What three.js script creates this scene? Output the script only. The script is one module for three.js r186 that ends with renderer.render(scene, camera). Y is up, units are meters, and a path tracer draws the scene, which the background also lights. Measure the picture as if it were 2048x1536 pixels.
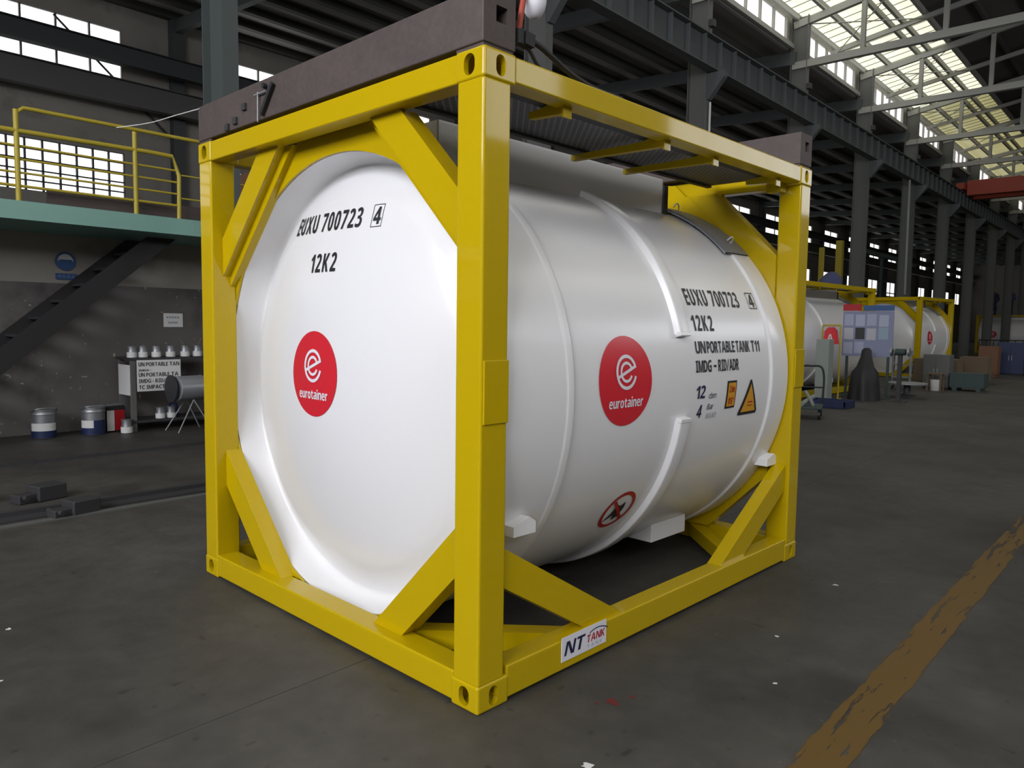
import * as THREE from 'three';
import { RoundedBoxGeometry } from 'three/addons/geometries/RoundedBoxGeometry.js';
import { mergeGeometries } from 'three/addons/utils/BufferGeometryUtils.js';
import { TessellateModifier } from 'three/addons/modifiers/TessellateModifier.js';
import { FontLoader } from 'three/addons/loaders/FontLoader.js';
import { MarchingCubes } from 'three/addons/objects/MarchingCubes.js';
import { RectAreaLightUniformsLib } from 'three/addons/lights/RectAreaLightUniformsLib.js';
import { Brush, Evaluator, SUBTRACTION } from 'three-bvh-csg';

// ---------------------------------------------------------------- camera, light, exposure
const scene = new THREE.Scene();
const renderer = new THREE.WebGLRenderer({ antialias: true });
renderer.toneMapping = THREE.LinearToneMapping;
renderer.toneMappingExposure = 1.0;
renderer.shadowMap.enabled = true;
RectAreaLightUniformsLib.init();
scene.background = new THREE.Color(0.75, 0.8, 0.85);

const camera = new THREE.PerspectiveCamera(53.92, 2048 / 1536, 0.1, 200);
camera.position.set(-2.0677, 1.5575, 2.0068);
camera.quaternion.setFromRotationMatrix(new THREE.Matrix4().makeBasis(
  new THREE.Vector3(0.66685466, 0.01364507, 0.74506286),
  new THREE.Vector3(0.05011594, 0.99674749, -0.06310976),
  new THREE.Vector3(-0.74350067, 0.07942456, 0.66400187)));
scene.add(camera);

// daylight arriving through the glazing of the hall: [name, width, height, position, looks towards, intensity, colour]
const SKYLIGHT = 0.55, BACKGLASS = 11.0, SIDEGLASS = 3.2;
function areaLight(name, w, h, p, to, intensity, color) {
  const l = new THREE.RectAreaLight(color, intensity, w, h);
  l.name = name; l.position.set(...p); scene.add(l); l.lookAt(...to); return l;
}
const DAY = 0xf5f6ff, COOL = 0xf2f6ff;
for (const [x, len] of [[-3, 16], [17, 24], [45, 30], [88, 54]])
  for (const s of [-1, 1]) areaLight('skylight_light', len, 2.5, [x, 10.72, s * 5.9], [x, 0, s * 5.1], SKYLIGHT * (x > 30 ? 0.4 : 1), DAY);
areaLight('back_window_light', 13, 4.6, [-11.72, 7.0, 1.0], [0, 7.0, 1.0], BACKGLASS, DAY);
areaLight('side_window_light', 7.4, 2.4, [-3.6, 6.5, 9.32], [-3.6, 6.5, 0], SIDEGLASS, COOL);
areaLight('side_window_light', 4.0, 2.4, [8.6, 6.5, 9.32], [8.6, 6.5, 0], SIDEGLASS, COOL);
areaLight('side_window_light', 11.2, 2.4, [20.4, 6.5, 9.32], [20.4, 6.5, 0], SIDEGLASS, COOL);

// ---------------------------------------------------------------- helpers
let seed = 7;
const rnd = () => { seed = (seed * 1664525 + 1013904223) >>> 0; return seed / 4294967296; };
const taken = new Map();
function numbered(n) { const k = taken.get(n) || 0; taken.set(n, k + 1); return k ? `${n}_${String(k).padStart(3, '0')}` : n; }
const V = (x, y, z) => new THREE.Vector3(x, y, z);
function shade(o) { o.castShadow = true; o.receiveShadow = true; return o; }
function part(parent, name, geo, mat, label) {
  const m = shade(new THREE.Mesh(geo, mat)); m.name = name; parent.add(m);
  if (label) m.userData.label = label;
  return m;
}
function thing(name, label, category, pos = [0, 0, 0], turn = 0, group) {
  const o = new THREE.Group(); o.name = numbered(name); o.position.set(...pos); o.rotation.y = turn;
  o.userData = { label, category }; if (group) o.userData.group = group; scene.add(o); return o;
}
function solo(name, label, category, geo, mat, pos = [0, 0, 0], turn = 0, group) {
  const o = shade(new THREE.Mesh(geo, mat)); o.name = numbered(name); o.position.set(...pos); o.rotation.y = turn;
  o.userData = { label, category }; if (group) o.userData.group = group; scene.add(o); return o;
}
function structure(name, label) {
  const o = new THREE.Group(); o.name = name; o.userData = { kind: 'structure', label, category: name.replace(/_.*/, '') }; scene.add(o); return o;
}
// boxes by their limits
const bx = (x0, x1, y0, y1, z0, z1) => new THREE.BoxGeometry(x1 - x0, y1 - y0, z1 - z0).translate((x0 + x1) / 2, (y0 + y1) / 2, (z0 + z1) / 2);
const rb = (x0, x1, y0, y1, z0, z1, r = 0.01) => new RoundedBoxGeometry(x1 - x0, y1 - y0, z1 - z0, 2, r).translate((x0 + x1) / 2, (y0 + y1) / 2, (z0 + z1) / 2);
function norm(gs) { return gs.map(g => { const h = g.index ? g.toNonIndexed() : g; for (const k of Object.keys(h.attributes)) if (!['position', 'normal', 'uv'].includes(k)) h.deleteAttribute(k); return h; }); }
const merge = gs => mergeGeometries(norm(gs));
function bar(a, b, r, seg = 8) { // straight round bar
  const d = b.clone().sub(a), g = new THREE.CylinderGeometry(r, r, d.length(), seg);
  g.applyQuaternion(new THREE.Quaternion().setFromUnitVectors(V(0, 1, 0), d.normalize()));
  return g.translate((a.x + b.x) / 2, (a.y + b.y) / 2, (a.z + b.z) / 2);
}
function beam(a, b, w, h, up = V(0, 1, 0)) { // straight box bar: w across, h along up
  const d = b.clone().sub(a), len = d.length(); d.normalize();
  const s = V(0, 0, 0).crossVectors(up, d).normalize(), u = V(0, 0, 0).crossVectors(d, s);
  const g = new THREE.BoxGeometry(w, h, len);
  g.applyMatrix4(new THREE.Matrix4().makeBasis(s, u, d));
  return g.translate((a.x + b.x) / 2, (a.y + b.y) / 2, (a.z + b.z) / 2);
}
const tube = (pts, r, n = 32, seg = 8) => new THREE.TubeGeometry(new THREE.CatmullRomCurve3(pts), n, r, seg, false);
const lathe = (pts, seg = 24) => new THREE.LatheGeometry(pts.map(p => new THREE.Vector2(p[0], p[1])), seg);
function extrudeXY(pts, depth, holes = []) {
  const s = new THREE.Shape(pts.map(p => new THREE.Vector2(...p)));
  for (const h of holes) s.holes.push(new THREE.Path(h.map(p => new THREE.Vector2(...p))));
  return new THREE.ExtrudeGeometry(s, { depth, bevelEnabled: false });
}
function metreUV(g, scale = 1) { // box-projected uv in metres
  const p = g.attributes.position, n = g.attributes.normal, uv = new Float32Array(p.count * 2);
  for (let i = 0; i < p.count; i++) {
    const ax = Math.abs(n.getX(i)), ay = Math.abs(n.getY(i)), az = Math.abs(n.getZ(i));
    const [u, v] = ay >= ax && ay >= az ? [p.getX(i), p.getZ(i)] : ax >= az ? [p.getZ(i), p.getY(i)] : [p.getX(i), p.getY(i)];
    uv[2 * i] = u * scale; uv[2 * i + 1] = v * scale;
  }
  g.setAttribute('uv', new THREE.BufferAttribute(uv, 2)); return g;
}

// ---------------------------------------------------------------- procedural textures
function hash(x, y, s) { let h = (x * 374761393 + y * 668265263 + s * 982451653) | 0; h = Math.imul(h ^ (h >>> 13), 1274126177); return ((h ^ (h >>> 16)) >>> 0) / 4294967296; }
function vnoise(x, y, per, s) { // periodic value noise
  const xi = Math.floor(x), yi = Math.floor(y), fx = x - xi, fy = y - yi, m = a => ((a % per) + per) % per;
  const u = fx * fx * (3 - 2 * fx), v = fy * fy * (3 - 2 * fy);
  const a = hash(m(xi), m(yi), s), b = hash(m(xi + 1), m(yi), s), c = hash(m(xi), m(yi + 1), s), d = hash(m(xi + 1), m(yi + 1), s);
  return a + (b - a) * u + (c - a) * v + (a - b - c + d) * u * v;
}
function fbm(u, v, base, oct, s) { let t = 0, a = 0.5, n = 0; for (let o = 0; o < oct; o++) { const p = base << o; t += a * vnoise(u * p, v * p, p, s + o); n += a; a *= 0.55; } return t / n; }
function texture(size, fn, srgb, repeat = 1) {
  const d = new Uint8Array(size * size * 4);
  for (let y = 0; y < size; y++) for (let x = 0; x < size; x++) {
    const c = fn(x / size, y / size); const i = 4 * (y * size + x);
    for (let k = 0; k < 3; k++) d[i + k] = Math.max(0, Math.min(255, Math.round(255 * (Array.isArray(c) ? c[k] : c)))); d[i + 3] = 255;
  }
  const t = new THREE.DataTexture(d, size, size); t.wrapS = t.wrapT = THREE.RepeatWrapping; t.magFilter = THREE.LinearFilter;
  if (srgb) t.colorSpace = THREE.SRGBColorSpace; t.repeat.set(repeat, repeat); t.needsUpdate = true; return t;
}
const mixc = (a, b, t) => a.map((v, i) => v + (b[i] - v) * t);
const sat = x => Math.max(0, Math.min(1, x));
const concreteColor = texture(1024, (u, v) => {
  const big = fbm(u, v, 3, 4, 1), mid = fbm(u, v, 14, 4, 9), fine = fbm(u, v, 90, 3, 21);
  let c = mixc([0.228, 0.22, 0.203], [0.308, 0.298, 0.277], sat((big - 0.3) * 1.9));
  c = c.map(k => k * (0.78 + 0.34 * mid + 0.2 * (fine - 0.5)));
  const oil = sat((fbm(u, v, 6, 5, 40) - 0.62) * 7); c = mixc(c, [0.15, 0.142, 0.13], oil * 0.6);
  const speck = fbm(u, v, 160, 1, 77); if (speck > 0.975) c = c.map(k => k + 0.07); else if (speck < 0.05) c = c.map(k => k - 0.06);
  return c;
}, true, 1 / 7);
const concreteRough = texture(512, (u, v) => 0.42 + 0.4 * fbm(u, v, 5, 5, 60), false, 1 / 7);
const concreteBump = texture(512, (u, v) => fbm(u, v, 40, 4, 33), false, 1 / 3);
const plasterColor = texture(512, (u, v) => {
  const g = 0.86 + 0.12 * fbm(u, v, 4, 5, 3), st = sat((fbm(u * 1, v, 8, 4, 13) - 0.6) * 5);
  return mixc([0.62 * g, 0.6 * g, 0.565 * g], [0.45, 0.43, 0.4], st * 0.5);
}, true, 1 / 4);
const dadoColor = texture(1024, (u, v) => {
  const g = 0.8 + 0.3 * fbm(u, v, 5, 5, 5), dirt = sat((fbm(u, v, 7, 5, 19) - 0.52) * 4);
  let c = mixc([0.4 * g, 0.38 * g, 0.37 * g], [0.2, 0.19, 0.185], dirt * 0.75);
  const sp = fbm(u, v, 70, 2, 8); if (sp > 0.83) c = mixc(c, [0.62, 0.61, 0.58], sat((sp - 0.83) * 12));
  return c;
}, true, 1 / 4);
const rustyColor = texture(256, (u, v) => { const g = fbm(u, v, 5, 5, 91); return mixc([0.27, 0.235, 0.225], [0.335, 0.29, 0.275], g).map(k => k * (0.92 + 0.14 * fbm(u, v, 60, 2, 4))); }, true, 1);
const grimeRough = texture(256, (u, v) => 0.35 + 0.45 * fbm(u, v, 6, 4, 14), false, 1);
const paintRough = texture(256, (u, v) => 0.2 + 0.09 * fbm(u, v, 6, 4, 24), false, 1);
const orangePeel = texture(256, (u, v) => fbm(u, v, 24, 3, 71), false, 2);
const wearAlpha = texture(1024, (u, v) => { const e = Math.min(u, 1 - u) * 9, end = Math.max(0, Math.abs(v - 0.5) * 2 - 0.62) / 0.38, n = fbm(u, (v * 8) % 1, 8, 5, 55) * 0.7 + fbm(u, (v * 8) % 1, 60, 3, 66) * 0.3; return n * 1.05 > 0.37 + 0.14 * Math.max(0, 1 - e) + 0.3 * end ? 1 : 0; }, false, 1);

const std = (color, roughness = 0.6, metalness = 0, extra = {}) => new THREE.MeshStandardMaterial({ color, roughness, metalness, side: THREE.DoubleSide, ...extra });
const lin = (r, g, b) => new THREE.Color().setRGB(r, g, b);
const M = {
  yellow: new THREE.MeshPhysicalMaterial({ color: lin(0.49, 0.345, 0.001), roughness: 0.4, specularIntensity: 0.15, clearcoat: 0.6, clearcoatRoughness: 0.06, bumpMap: orangePeel, bumpScale: 0.0002, side: THREE.DoubleSide }),
  white: new THREE.MeshPhysicalMaterial({ color: lin(0.78, 0.78, 0.785), roughness: 0.36, clearcoat: 0.55, clearcoatRoughness: 0.2, side: THREE.DoubleSide }),
  red: new THREE.MeshPhysicalMaterial({ color: lin(0.62, 0.016, 0.03), roughness: 0.35, clearcoat: 0.4, clearcoatRoughness: 0.2, side: THREE.DoubleSide }),
  oldRed: std(lin(0.12, 0.012, 0.012), 0.7),
  darkRed: std(lin(0.4, 0.01, 0.015), 0.4),
  print: std(lin(0.012, 0.013, 0.016), 0.5),
  navy: std(lin(0.012, 0.015, 0.055), 0.5),
  greyPrint: std(lin(0.25, 0.28, 0.33), 0.5),
  amber: std(lin(0.62, 0.3, 0.02), 0.4),
  sticker: std(lin(0.72, 0.72, 0.76), 0.4),
  galv: std(lin(0.3, 0.31, 0.32), 0.55, 0.5),
  steelDark: std(lin(0.045, 0.045, 0.048), 0.6, 0.3),
  beamGrey: std(0xffffff, 0.62, 0.1, { map: rustyColor }),
  columnGrey: std(lin(0.105, 0.108, 0.1), 0.6),
  columnGreen: std(lin(0.065, 0.078, 0.075), 0.6),
  girder: std(lin(0.07, 0.078, 0.078), 0.6),
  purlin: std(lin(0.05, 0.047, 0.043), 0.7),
  tie: std(lin(0.3, 0.3, 0.27), 0.6),
  sheet: std(lin(0.3, 0.285, 0.265), 0.7),
  roofSheet: std(lin(0.07, 0.066, 0.062), 0.8),
  plaster: std(0xffffff, 0.85, 0, { map: plasterColor }),
  dado: std(0xffffff, 0.7, 0, { map: dadoColor }),
  concrete: std(0xffffff, 1.0, 0, { map: concreteColor, roughnessMap: concreteRough, bumpMap: concreteBump, bumpScale: 0.003 }),
  floorPaint: std(lin(0.115, 0.064, 0.010), 0.7, 0, { alphaMap: wearAlpha, alphaTest: 0.5 }),
  deckGreen: std(lin(0.2, 0.37, 0.31), 0.6),
  railYellow: std(lin(0.42, 0.33, 0.03), 0.5),
  black: std(lin(0.012, 0.012, 0.013), 0.6),
  rubber: std(lin(0.015, 0.015, 0.016), 0.5),
  tin: std(lin(0.55, 0.56, 0.57), 0.28, 0.9),
  tinDull: std(lin(0.33, 0.34, 0.35), 0.45, 0.8),
  drumGrey: std(lin(0.3, 0.31, 0.33), 0.35, 0.3),
  blue: std(lin(0.008, 0.018, 0.07), 0.5),
  signBlue: std(lin(0.03, 0.09, 0.24), 0.5),
  paper: std(lin(0.62, 0.62, 0.6), 0.8),
  paperBlue: std(lin(0.24, 0.26, 0.38), 0.8),
  teal: std(lin(0.03, 0.055, 0.052), 0.6),
  craneRed: std(lin(0.32, 0.045, 0.02), 0.55),
  wood: std(lin(0.16, 0.075, 0.04), 0.8),
  card: std(lin(0.13, 0.095, 0.06), 0.85),
  blueCloth: std(lin(0.05, 0.055, 0.13), 0.9),
  skin: std(lin(0.4, 0.22, 0.15), 0.7),
  paleGreen: std(lin(0.24, 0.27, 0.24), 0.6),
  glow: new THREE.MeshStandardMaterial({ color: 0xffffff, emissive: lin(1, 1, 1), emissiveIntensity: 1.7, roughness: 0.4, side: THREE.DoubleSide }),
  glowHigh: new THREE.MeshStandardMaterial({ color: 0xffffff, emissive: lin(1, 0.97, 0.97), emissiveIntensity: 1.05, roughness: 0.4, side: THREE.DoubleSide }),
  sky: new THREE.MeshStandardMaterial({ color: 0xffffff, emissive: lin(1, 0.98, 0.74), emissiveIntensity: 1.0, roughness: 0.5, side: THREE.DoubleSide }),
  skyShaded: new THREE.MeshStandardMaterial({ color: 0xffffff, emissive: lin(0.46, 0.43, 0.2), emissiveIntensity: 0.7, roughness: 0.5, side: THREE.DoubleSide }),  // far skylight panels: shade from outside put into a dimmer, yellower glow
};

// ---------------------------------------------------------------- lettering
const fonts = {
  bold: await new FontLoader().loadAsync('fonts/droid/droid_sans_bold.typeface.json'),
  regular: await new FontLoader().loadAsync('fonts/droid/droid_sans_regular.typeface.json'),
};
const tess = new TessellateModifier(0.035, 5);
function fitted(text, w, h, font = 'bold', slant = 0, spacing = 0) { // flat lettering filling w x h, lower-left corner at the origin
  const gs = []; let pen = 0;
  for (const ch of text) {
    if (ch === ' ') { pen += 0.34 + spacing; continue; }
    const g = new THREE.ShapeGeometry(fonts[font].generateShapes(ch, 1), 5); g.computeBoundingBox();
    const b = g.boundingBox; g.translate(pen - b.min.x, 0, 0); pen += b.max.x - b.min.x + 0.1 + spacing; gs.push(g);
  }
  const g = merge(gs); g.computeBoundingBox(); const b = g.boundingBox;
  g.translate(-b.min.x, -b.min.y, 0).scale(w / (b.max.x - b.min.x), h / (b.max.y - b.min.y), 1);
  if (slant) g.applyMatrix4(new THREE.Matrix4().set(1, slant, 0, 0, 0, 1, 0, 0, 0, 0, 1, 0, 0, 0, 0, 1));
  return g;
}
function ringArc(r0, r1, a0, a1, n = 48) {
  const p = []; for (let i = 0; i <= n; i++) { const a = a0 + (a1 - a0) * i / n; p.push([r1 * Math.cos(a), r1 * Math.sin(a)]); }
  for (let i = n; i >= 0; i--) { const a = a0 + (a1 - a0) * i / n; p.push([r0 * Math.cos(a), r0 * Math.sin(a)]); }
  return p;
}
const poly = pts => new THREE.ShapeGeometry(new THREE.Shape(pts.map(p => new THREE.Vector2(...p))));
function rings(r, n = 6, m = 48) { // disc as a fine polar grid
  const pos = [], idx = []; for (let i = 0; i <= n; i++) for (let j = 0; j < m; j++) { const a = j / m * 2 * Math.PI; pos.push(r * i / n * Math.cos(a), r * i / n * Math.sin(a), 0); }
  for (let i = 0; i < n; i++) for (let j = 0; j < m; j++) { const a = i * m + j, b = i * m + (j + 1) % m; idx.push(a, a + m, b + m, a, b + m, b); }
  const g = new THREE.BufferGeometry(); g.setAttribute('position', new THREE.Float32BufferAttribute(pos, 3)); g.setIndex(idx);
  g.setAttribute('uv', new THREE.Float32BufferAttribute(new Float32Array(pos.length / 3 * 2), 2)); g.computeVertexNormals(); return g;
}
function wrap(g, map, fine = true) { // lays flat shapes on a curved surface
  let h = g.index ? g.toNonIndexed() : g; if (fine) h = tess.modify(h);
  const p = h.attributes.position, n = new Float32Array(p.count * 3);
  for (let i = 0; i < p.count; i++) { const [q, m] = map(p.getX(i), p.getY(i)); p.setXYZ(i, ...q); n.set(m, 3 * i); }
  h.setAttribute('normal', new THREE.BufferAttribute(n, 3));
  return h;
}

// ---------------------------------------------------------------- the tank container
const W = 2.438, H = 2.591, YC = 1.235, ZC = -1.219, RT = 1.17;
const headX = r => r < 0.93 ? 0.09 + 3.2 - Math.sqrt(3.2 * 3.2 - r * r) : 0.228 + (r - 0.93) * 0.45;
const ev = new Evaluator(); ev.attributes = ['position', 'normal'];
function casting() {
  const stadium = (w, h, d) => { const s = new THREE.Shape(), r = w / 2, k = h / 2 - r; s.absarc(0, k, r, 0, Math.PI); s.absarc(0, -k, r, Math.PI, 2 * Math.PI); return new THREE.ExtrudeGeometry(s, { depth: d, bevelEnabled: false, curveSegments: 10 }).translate(0, 0, -d / 2); };
  const B = g => { const b = new Brush(g); b.updateMatrixWorld(); return b; };
  let o = B(new RoundedBoxGeometry(0.178, 0.118, 0.162, 3, 0.013));
  o = ev.evaluate(o, B(new THREE.BoxGeometry(0.13, 0.088, 0.112)), SUBTRACTION);
  o = ev.evaluate(o, B(stadium(0.051, 0.08, 0.4)), SUBTRACTION);
  o = ev.evaluate(o, B(stadium(0.06, 0.08, 0.4).rotateY(Math.PI / 2)), SUBTRACTION);
  const g = o.geometry; g.setAttribute('uv', new THREE.BufferAttribute(new Float32Array(g.attributes.position.count * 2), 2)); g.clearGroups(); return g;
}
const castingGeo = casting();
function onX(profile, seg, a0 = 0, len = Math.PI * 2) { // profile [x, r] turned round the tank's axis
  return new THREE.LatheGeometry(profile.map(([x, r]) => new THREE.Vector2(r, x)), seg, a0, len).rotateZ(-Math.PI / 2).translate(0, YC, ZC);
}
const sideMap = (x0, deg, lift = 0.003) => (u, v) => { const a = deg * Math.PI / 180 + v / RT, r = RT + lift; return [[x0 + u, YC + r * Math.sin(a), ZC + r * Math.cos(a)], [0, Math.sin(a), Math.cos(a)]]; };
const headMap = (z0, y0, lift = 0.003) => (u, v) => { const z = z0 + u, y = y0 + v, r = Math.hypot(y - YC, z - ZC); const k = r / Math.sqrt(10.24 - r * r), n = 1 / Math.hypot(1, k); return [[headX(r) - lift, y, z], [-n, (y - YC) / (r || 1) * k * n, (z - ZC) / (r || 1) * k * n]]; };

function emblem(parent, map) { // round red emblem: e sign over the word
  const d = part(parent, 'emblem', wrap(rings(0.22), map(0), false), M.red, 'round red emblem with white e sign and word eurotainer');
  const cy = 0.042, s = 0.83, t = 20 * Math.PI / 180;
  const shift = pts => pts.map(([x, y]) => [x * s, y * s + cy]);
  const g = [poly(shift(ringArc(0.083, 0.103, t, 2 * Math.PI - 0.28))), poly(shift(ringArc(0.045, 0.062, t, 2 * Math.PI - 0.42)))];
  const c = Math.cos(t), n = Math.sin(t), b = 0.009, R = 0.102;
  g.push(poly(shift([[-R * c + n * b, -R * n - c * b], [R * c + n * b, R * n - c * b], [R * c - n * b, R * n + c * b], [-R * c - n * b, -R * n + c * b]])));
  part(d, 'e_sign', wrap(merge(g), map(0.0025)), M.sticker); part(d, 'lettering', wrap(fitted('eurotainer', 0.28, 0.052, 'bold').translate(-0.14, -0.13, 0), map(0.0025)), M.sticker);
}
function ringPlate(x0, x1, a0, a1, inner, outer, n = 40) { // flat plate between a circle and an outline, in the plane across the tank
  const pos = [], idx = []; const at = (x, r, a) => pos.push(x, YC + r * Math.sin(a), ZC + r * Math.cos(a));
  for (let i = 0; i <= n; i++) { const a = a0 + (a1 - a0) * i / n, o = Math.max(outer(a), inner); for (const x of [x0, x1]) { at(x, inner, a); at(x, o, a); } }
  for (let i = 0; i < n; i++) { const a = 4 * i, b = a + 4; const q = (p, r, s, t) => idx.push(p, r, s, p, s, t); q(a, a + 1, b + 1, b); q(a + 2, b + 2, b + 3, a + 3); q(a, b, b + 2, a + 2); q(a + 1, a + 3, b + 3, b + 1); }
  let g = new THREE.BufferGeometry(); g.setAttribute('position', new THREE.Float32BufferAttribute(pos, 3)); g.setIndex(idx); g = g.toNonIndexed(); g.computeVertexNormals();
  g.setAttribute('uv', new THREE.Float32BufferAttribute(new Float32Array(g.attributes.position.count * 2), 2)); return g;
}
function tankContainer(g, L, marked) {
  const Y = M.yellow, E = [0, L];
  const mx = x => L - x;                       // mirror along the length
  // corner castings, posts
  for (const e of [0, 1]) for (const s of [0, 1]) {
    const cx = e ? L - 0.089 : 0.089, cz = s ? -W + 0.081 : -0.081;
    for (const y of [0.059, H - 0.059]) part(g, 'corner_casting', castingGeo, Y).position.set(cx, y, cz);
    const x0 = e ? L - 0.153 : 0.004, z0 = s ? -W + 0.004 : -0.153;
    const post = part(g, 'corner_post', rb(x0, x0 + 0.149, 0.11, H - 0.11, z0, z0 + 0.149, 0.012), Y);
    if (marked) part(post, 'doubler_plate', rb(x0 + 0.012, x0 + 0.148, 1.165, 1.415, s ? -W - 0.002 : -0.03, s ? -W + 0.03 : 0.003, 0.003), Y);
  }
  // end frames
  for (const e of [0, 1]) {
    const X = (a, b) => e ? [L - b, L - a] : [a, b];
    part(g, 'top_end_rail', rb(...X(0.004, 0.105), 2.475, 2.586, -W + 0.15, -0.15, 0.008), Y);
    part(g, 'bottom_end_rail', rb(...X(0.004, 0.135), 0.014, 0.14, -W + 0.15, -0.15, 0.008), Y);
    const [bx0, bx1] = X(0.07, 0.165);
    // braces cut flush to post and rail, drawn in the plane across the tank
    const cut = (pts, xa, xb) => extrudeXY(pts.map(([z, y]) => [-z, y]), xb - xa).rotateY(Math.PI / 2).translate(xa, 0, 0);
    for (const s of [0, 1]) {
      const Z = pts => pts.map(([z, y]) => [s ? -W - z : z, y]), [fa, fb] = X(0.115, 0.165);
      part(g, 'end_brace', cut(Z([[-0.15, 0.776], [-0.15, 0.564], [-0.579, 0.135], [-0.791, 0.135]]), bx0, bx1), Y);
      const up = part(g, 'end_brace', cut(Z([[-0.15, 2.031], [-0.15, 1.811], [-0.814, 2.478], [-0.597, 2.478]]), bx0, bx1), Y);
      part(up, 'brace_flange', cut(Z([[-0.15, 1.815], [-0.15, 1.752], [-0.876, 2.478], [-0.81, 2.478]]), fa, fb), Y);
    }
    const out = a => { const c = Math.abs(Math.cos(a)), s = Math.sin(a); const top = s > 0 ? (2.58 - YC) / s : (YC - 0.13) / -s; return Math.min(top, (ZC * -1 - 0.14) / Math.max(c, 1e-6), (s > 0 ? 1.62 : 1.56) / (c + Math.abs(s))); };
    const [pa, pb] = X(0.150, 0.164);
    for (const [a0, a1] of [[0.15, Math.PI - 0.15], [Math.PI + 0.15, 1.5 * Math.PI - 0.2], [1.5 * Math.PI + 0.2, 2 * Math.PI - 0.15]])
      part(g, 'ring_plate', ringPlate(pa, pb, a0, a1, 1.157, out), Y);
  }
  // long sides
  for (const s of [0, 1]) {
    const Z = (a, b) => s ? [-W - b, -W - a].map(v => v).sort((p, q) => p - q) : [a, b];
    const [t0, t1] = Z(-0.104, -0.004), [b0, b1] = Z(-0.114, -0.004), [d0, d1] = Z(-0.115, -0.03);
    part(g, 'top_side_rail', rb(0.17, L - 0.17, 2.486, 2.586, t0, t1, 0.008), Y);
    const low = part(g, 'bottom_side_rail', rb(0.17, L - 0.17, 0.016, 0.155, b0, b1, 0.008), Y);
    for (const e of [0, 1]) {
      const q = x => e ? L - x : x, pts = [[q(0.13), 0.665], [q(0.13), 0.50], [q(0.735), 0.14], [q(1.01), 0.145]];
      const br = extrudeXY(pts, d1 - d0).translate(0, 0, d0);
      part(g, 'side_brace', br, Y);
      part(g, 'floor_brace', beam(V(q(0.12), 0.085, s ? -W + 0.72 : -0.72), V(q(0.68), 0.085, s ? -W + 0.10 : -0.10), 0.09, 0.09), Y);
    }
    if (marked && !s) {
      const pl = part(low, 'maker_plate', bx(0.517, 0.845, 0.055, 0.166, -0.004, -0.0005), M.sticker, 'white maker plate with navy NT and red TANK');
      part(pl, 'lettering', fitted('NT', 0.135, 0.063, 'bold', 0.28).translate(0.533, 0.079, 0.0005), M.navy);
      part(pl, 'lettering', fitted('TANK', 0.135, 0.036, 'bold', 0.12).translate(0.694, 0.092, 0.0005), M.darkRed);
      part(pl, 'lettering', merge([poly(ringArc(0.158, 0.163, 1.05, 1.95, 24)).translate(0.775, -0.015, 0.0005)]), M.navy);
      part(pl, 'lettering', fitted('TANK', 0.11, 0.014, 'regular', 0, 0.5).translate(0.7, 0.067, 0.0005), M.greyPrint);
    }
  }
  // vessel
  const xe = L - 0.167, S = marked ? 128 : 64;
  const shell = part(g, 'tank_shell', onX([[0.167, 1.156], [0.168, 1.184], [0.176, 1.187], [0.55, 1.187], [0.56, 1.191], [0.567, 1.193], [0.6, 1.193], [0.607, 1.19], [0.618, RT], [xe - 0.25, RT], [xe - 0.238, 1.172], [xe - 0.232, 1.18], [xe - 0.22, 1.187], [xe - 0.009, 1.187], [xe - 0.001, 1.184], [xe, 1.156]], S), M.white);
  const head = [[0.167, 1.156], [0.2, 1.153], [0.25, 1.149], [0.29, 1.143], [0.318, 1.132], [0.328, 1.118], [0.327, 1.104], [0.318, 1.088], [0.302, 1.065], [0.283, 1.035], [0.262, 0.995], [0.244, 0.96], [0.2275, 0.93]];
  for (let i = 1; i <= 16; i++) { const r = 0.93 * (1 - i / 16); head.push([headX(r), Math.max(r, 0.0001)]); }
  const front = part(g, 'tank_head', onX(head, S), M.white);
  part(g, 'tank_head', onX(head.map(([x, r]) => [L - x, r]), S), M.white);
  // stiffening ring, open where the text stands
  const rx = L / 2 + 0.065, deg = Math.PI / 180;
  part(g, 'stiffening_ring', onX([[rx - 0.06, RT - 0.005], [rx - 0.048, RT + 0.026], [rx - 0.04, RT + 0.034], [rx + 0.04, RT + 0.034], [rx + 0.048, RT + 0.026], [rx + 0.06, RT - 0.005]], S, 8.8 * deg, 337.6 * deg), M.white);
  for (const a of [13.6, -8.8]) part(g, 'ring_end', rb(rx - 0.052, rx + 0.052, -0.012, 0.012, -0.006, 0.036, 0.004).translate(-rx, 0, RT).rotateX(-a * deg).translate(rx, YC, ZC), M.white);
  // lugs, sump, coaming, rear cover
  for (const x of [0.38, L - 0.2]) for (const s of [1, -1]) {
    part(g, 'support_lug', extrudeXY([[-0.08, 0], [0.06, 0], [0.06, 0.05], [0.02, 0.075], [-0.08, 0.045]], 0.12).translate(x, YC - 0.56 - 0.03, ZC + s * 1.06 - 0.06), M.white);
  }
  part(g, 'sump_box', rb(1.98 * L / 2.991, 2.38 * L / 2.991, 0.195, 0.36, -W + 0.5, -0.5, 0.006), M.white);
  const cz = 0.47; // coaming half width
  part(g, 'coaming', merge([bx(0.42, L - 0.61, 2.25, 2.528, ZC + cz - 0.006, ZC + cz), bx(0.42, L - 0.61, 2.25, 2.528, ZC - cz, ZC - cz + 0.006), bx(0.42, 0.426, 2.25, 2.528, ZC - cz, ZC + cz), bx(L - 0.616, L - 0.61, 2.25, 2.528, ZC - cz, ZC + cz)]), M.white);
  part(g, 'coaming_bracket', bx(L - 0.608, L - 0.56, 2.3, 2.49, ZC + cz - 0.03, ZC + cz + 0.01), M.steelDark);
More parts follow.
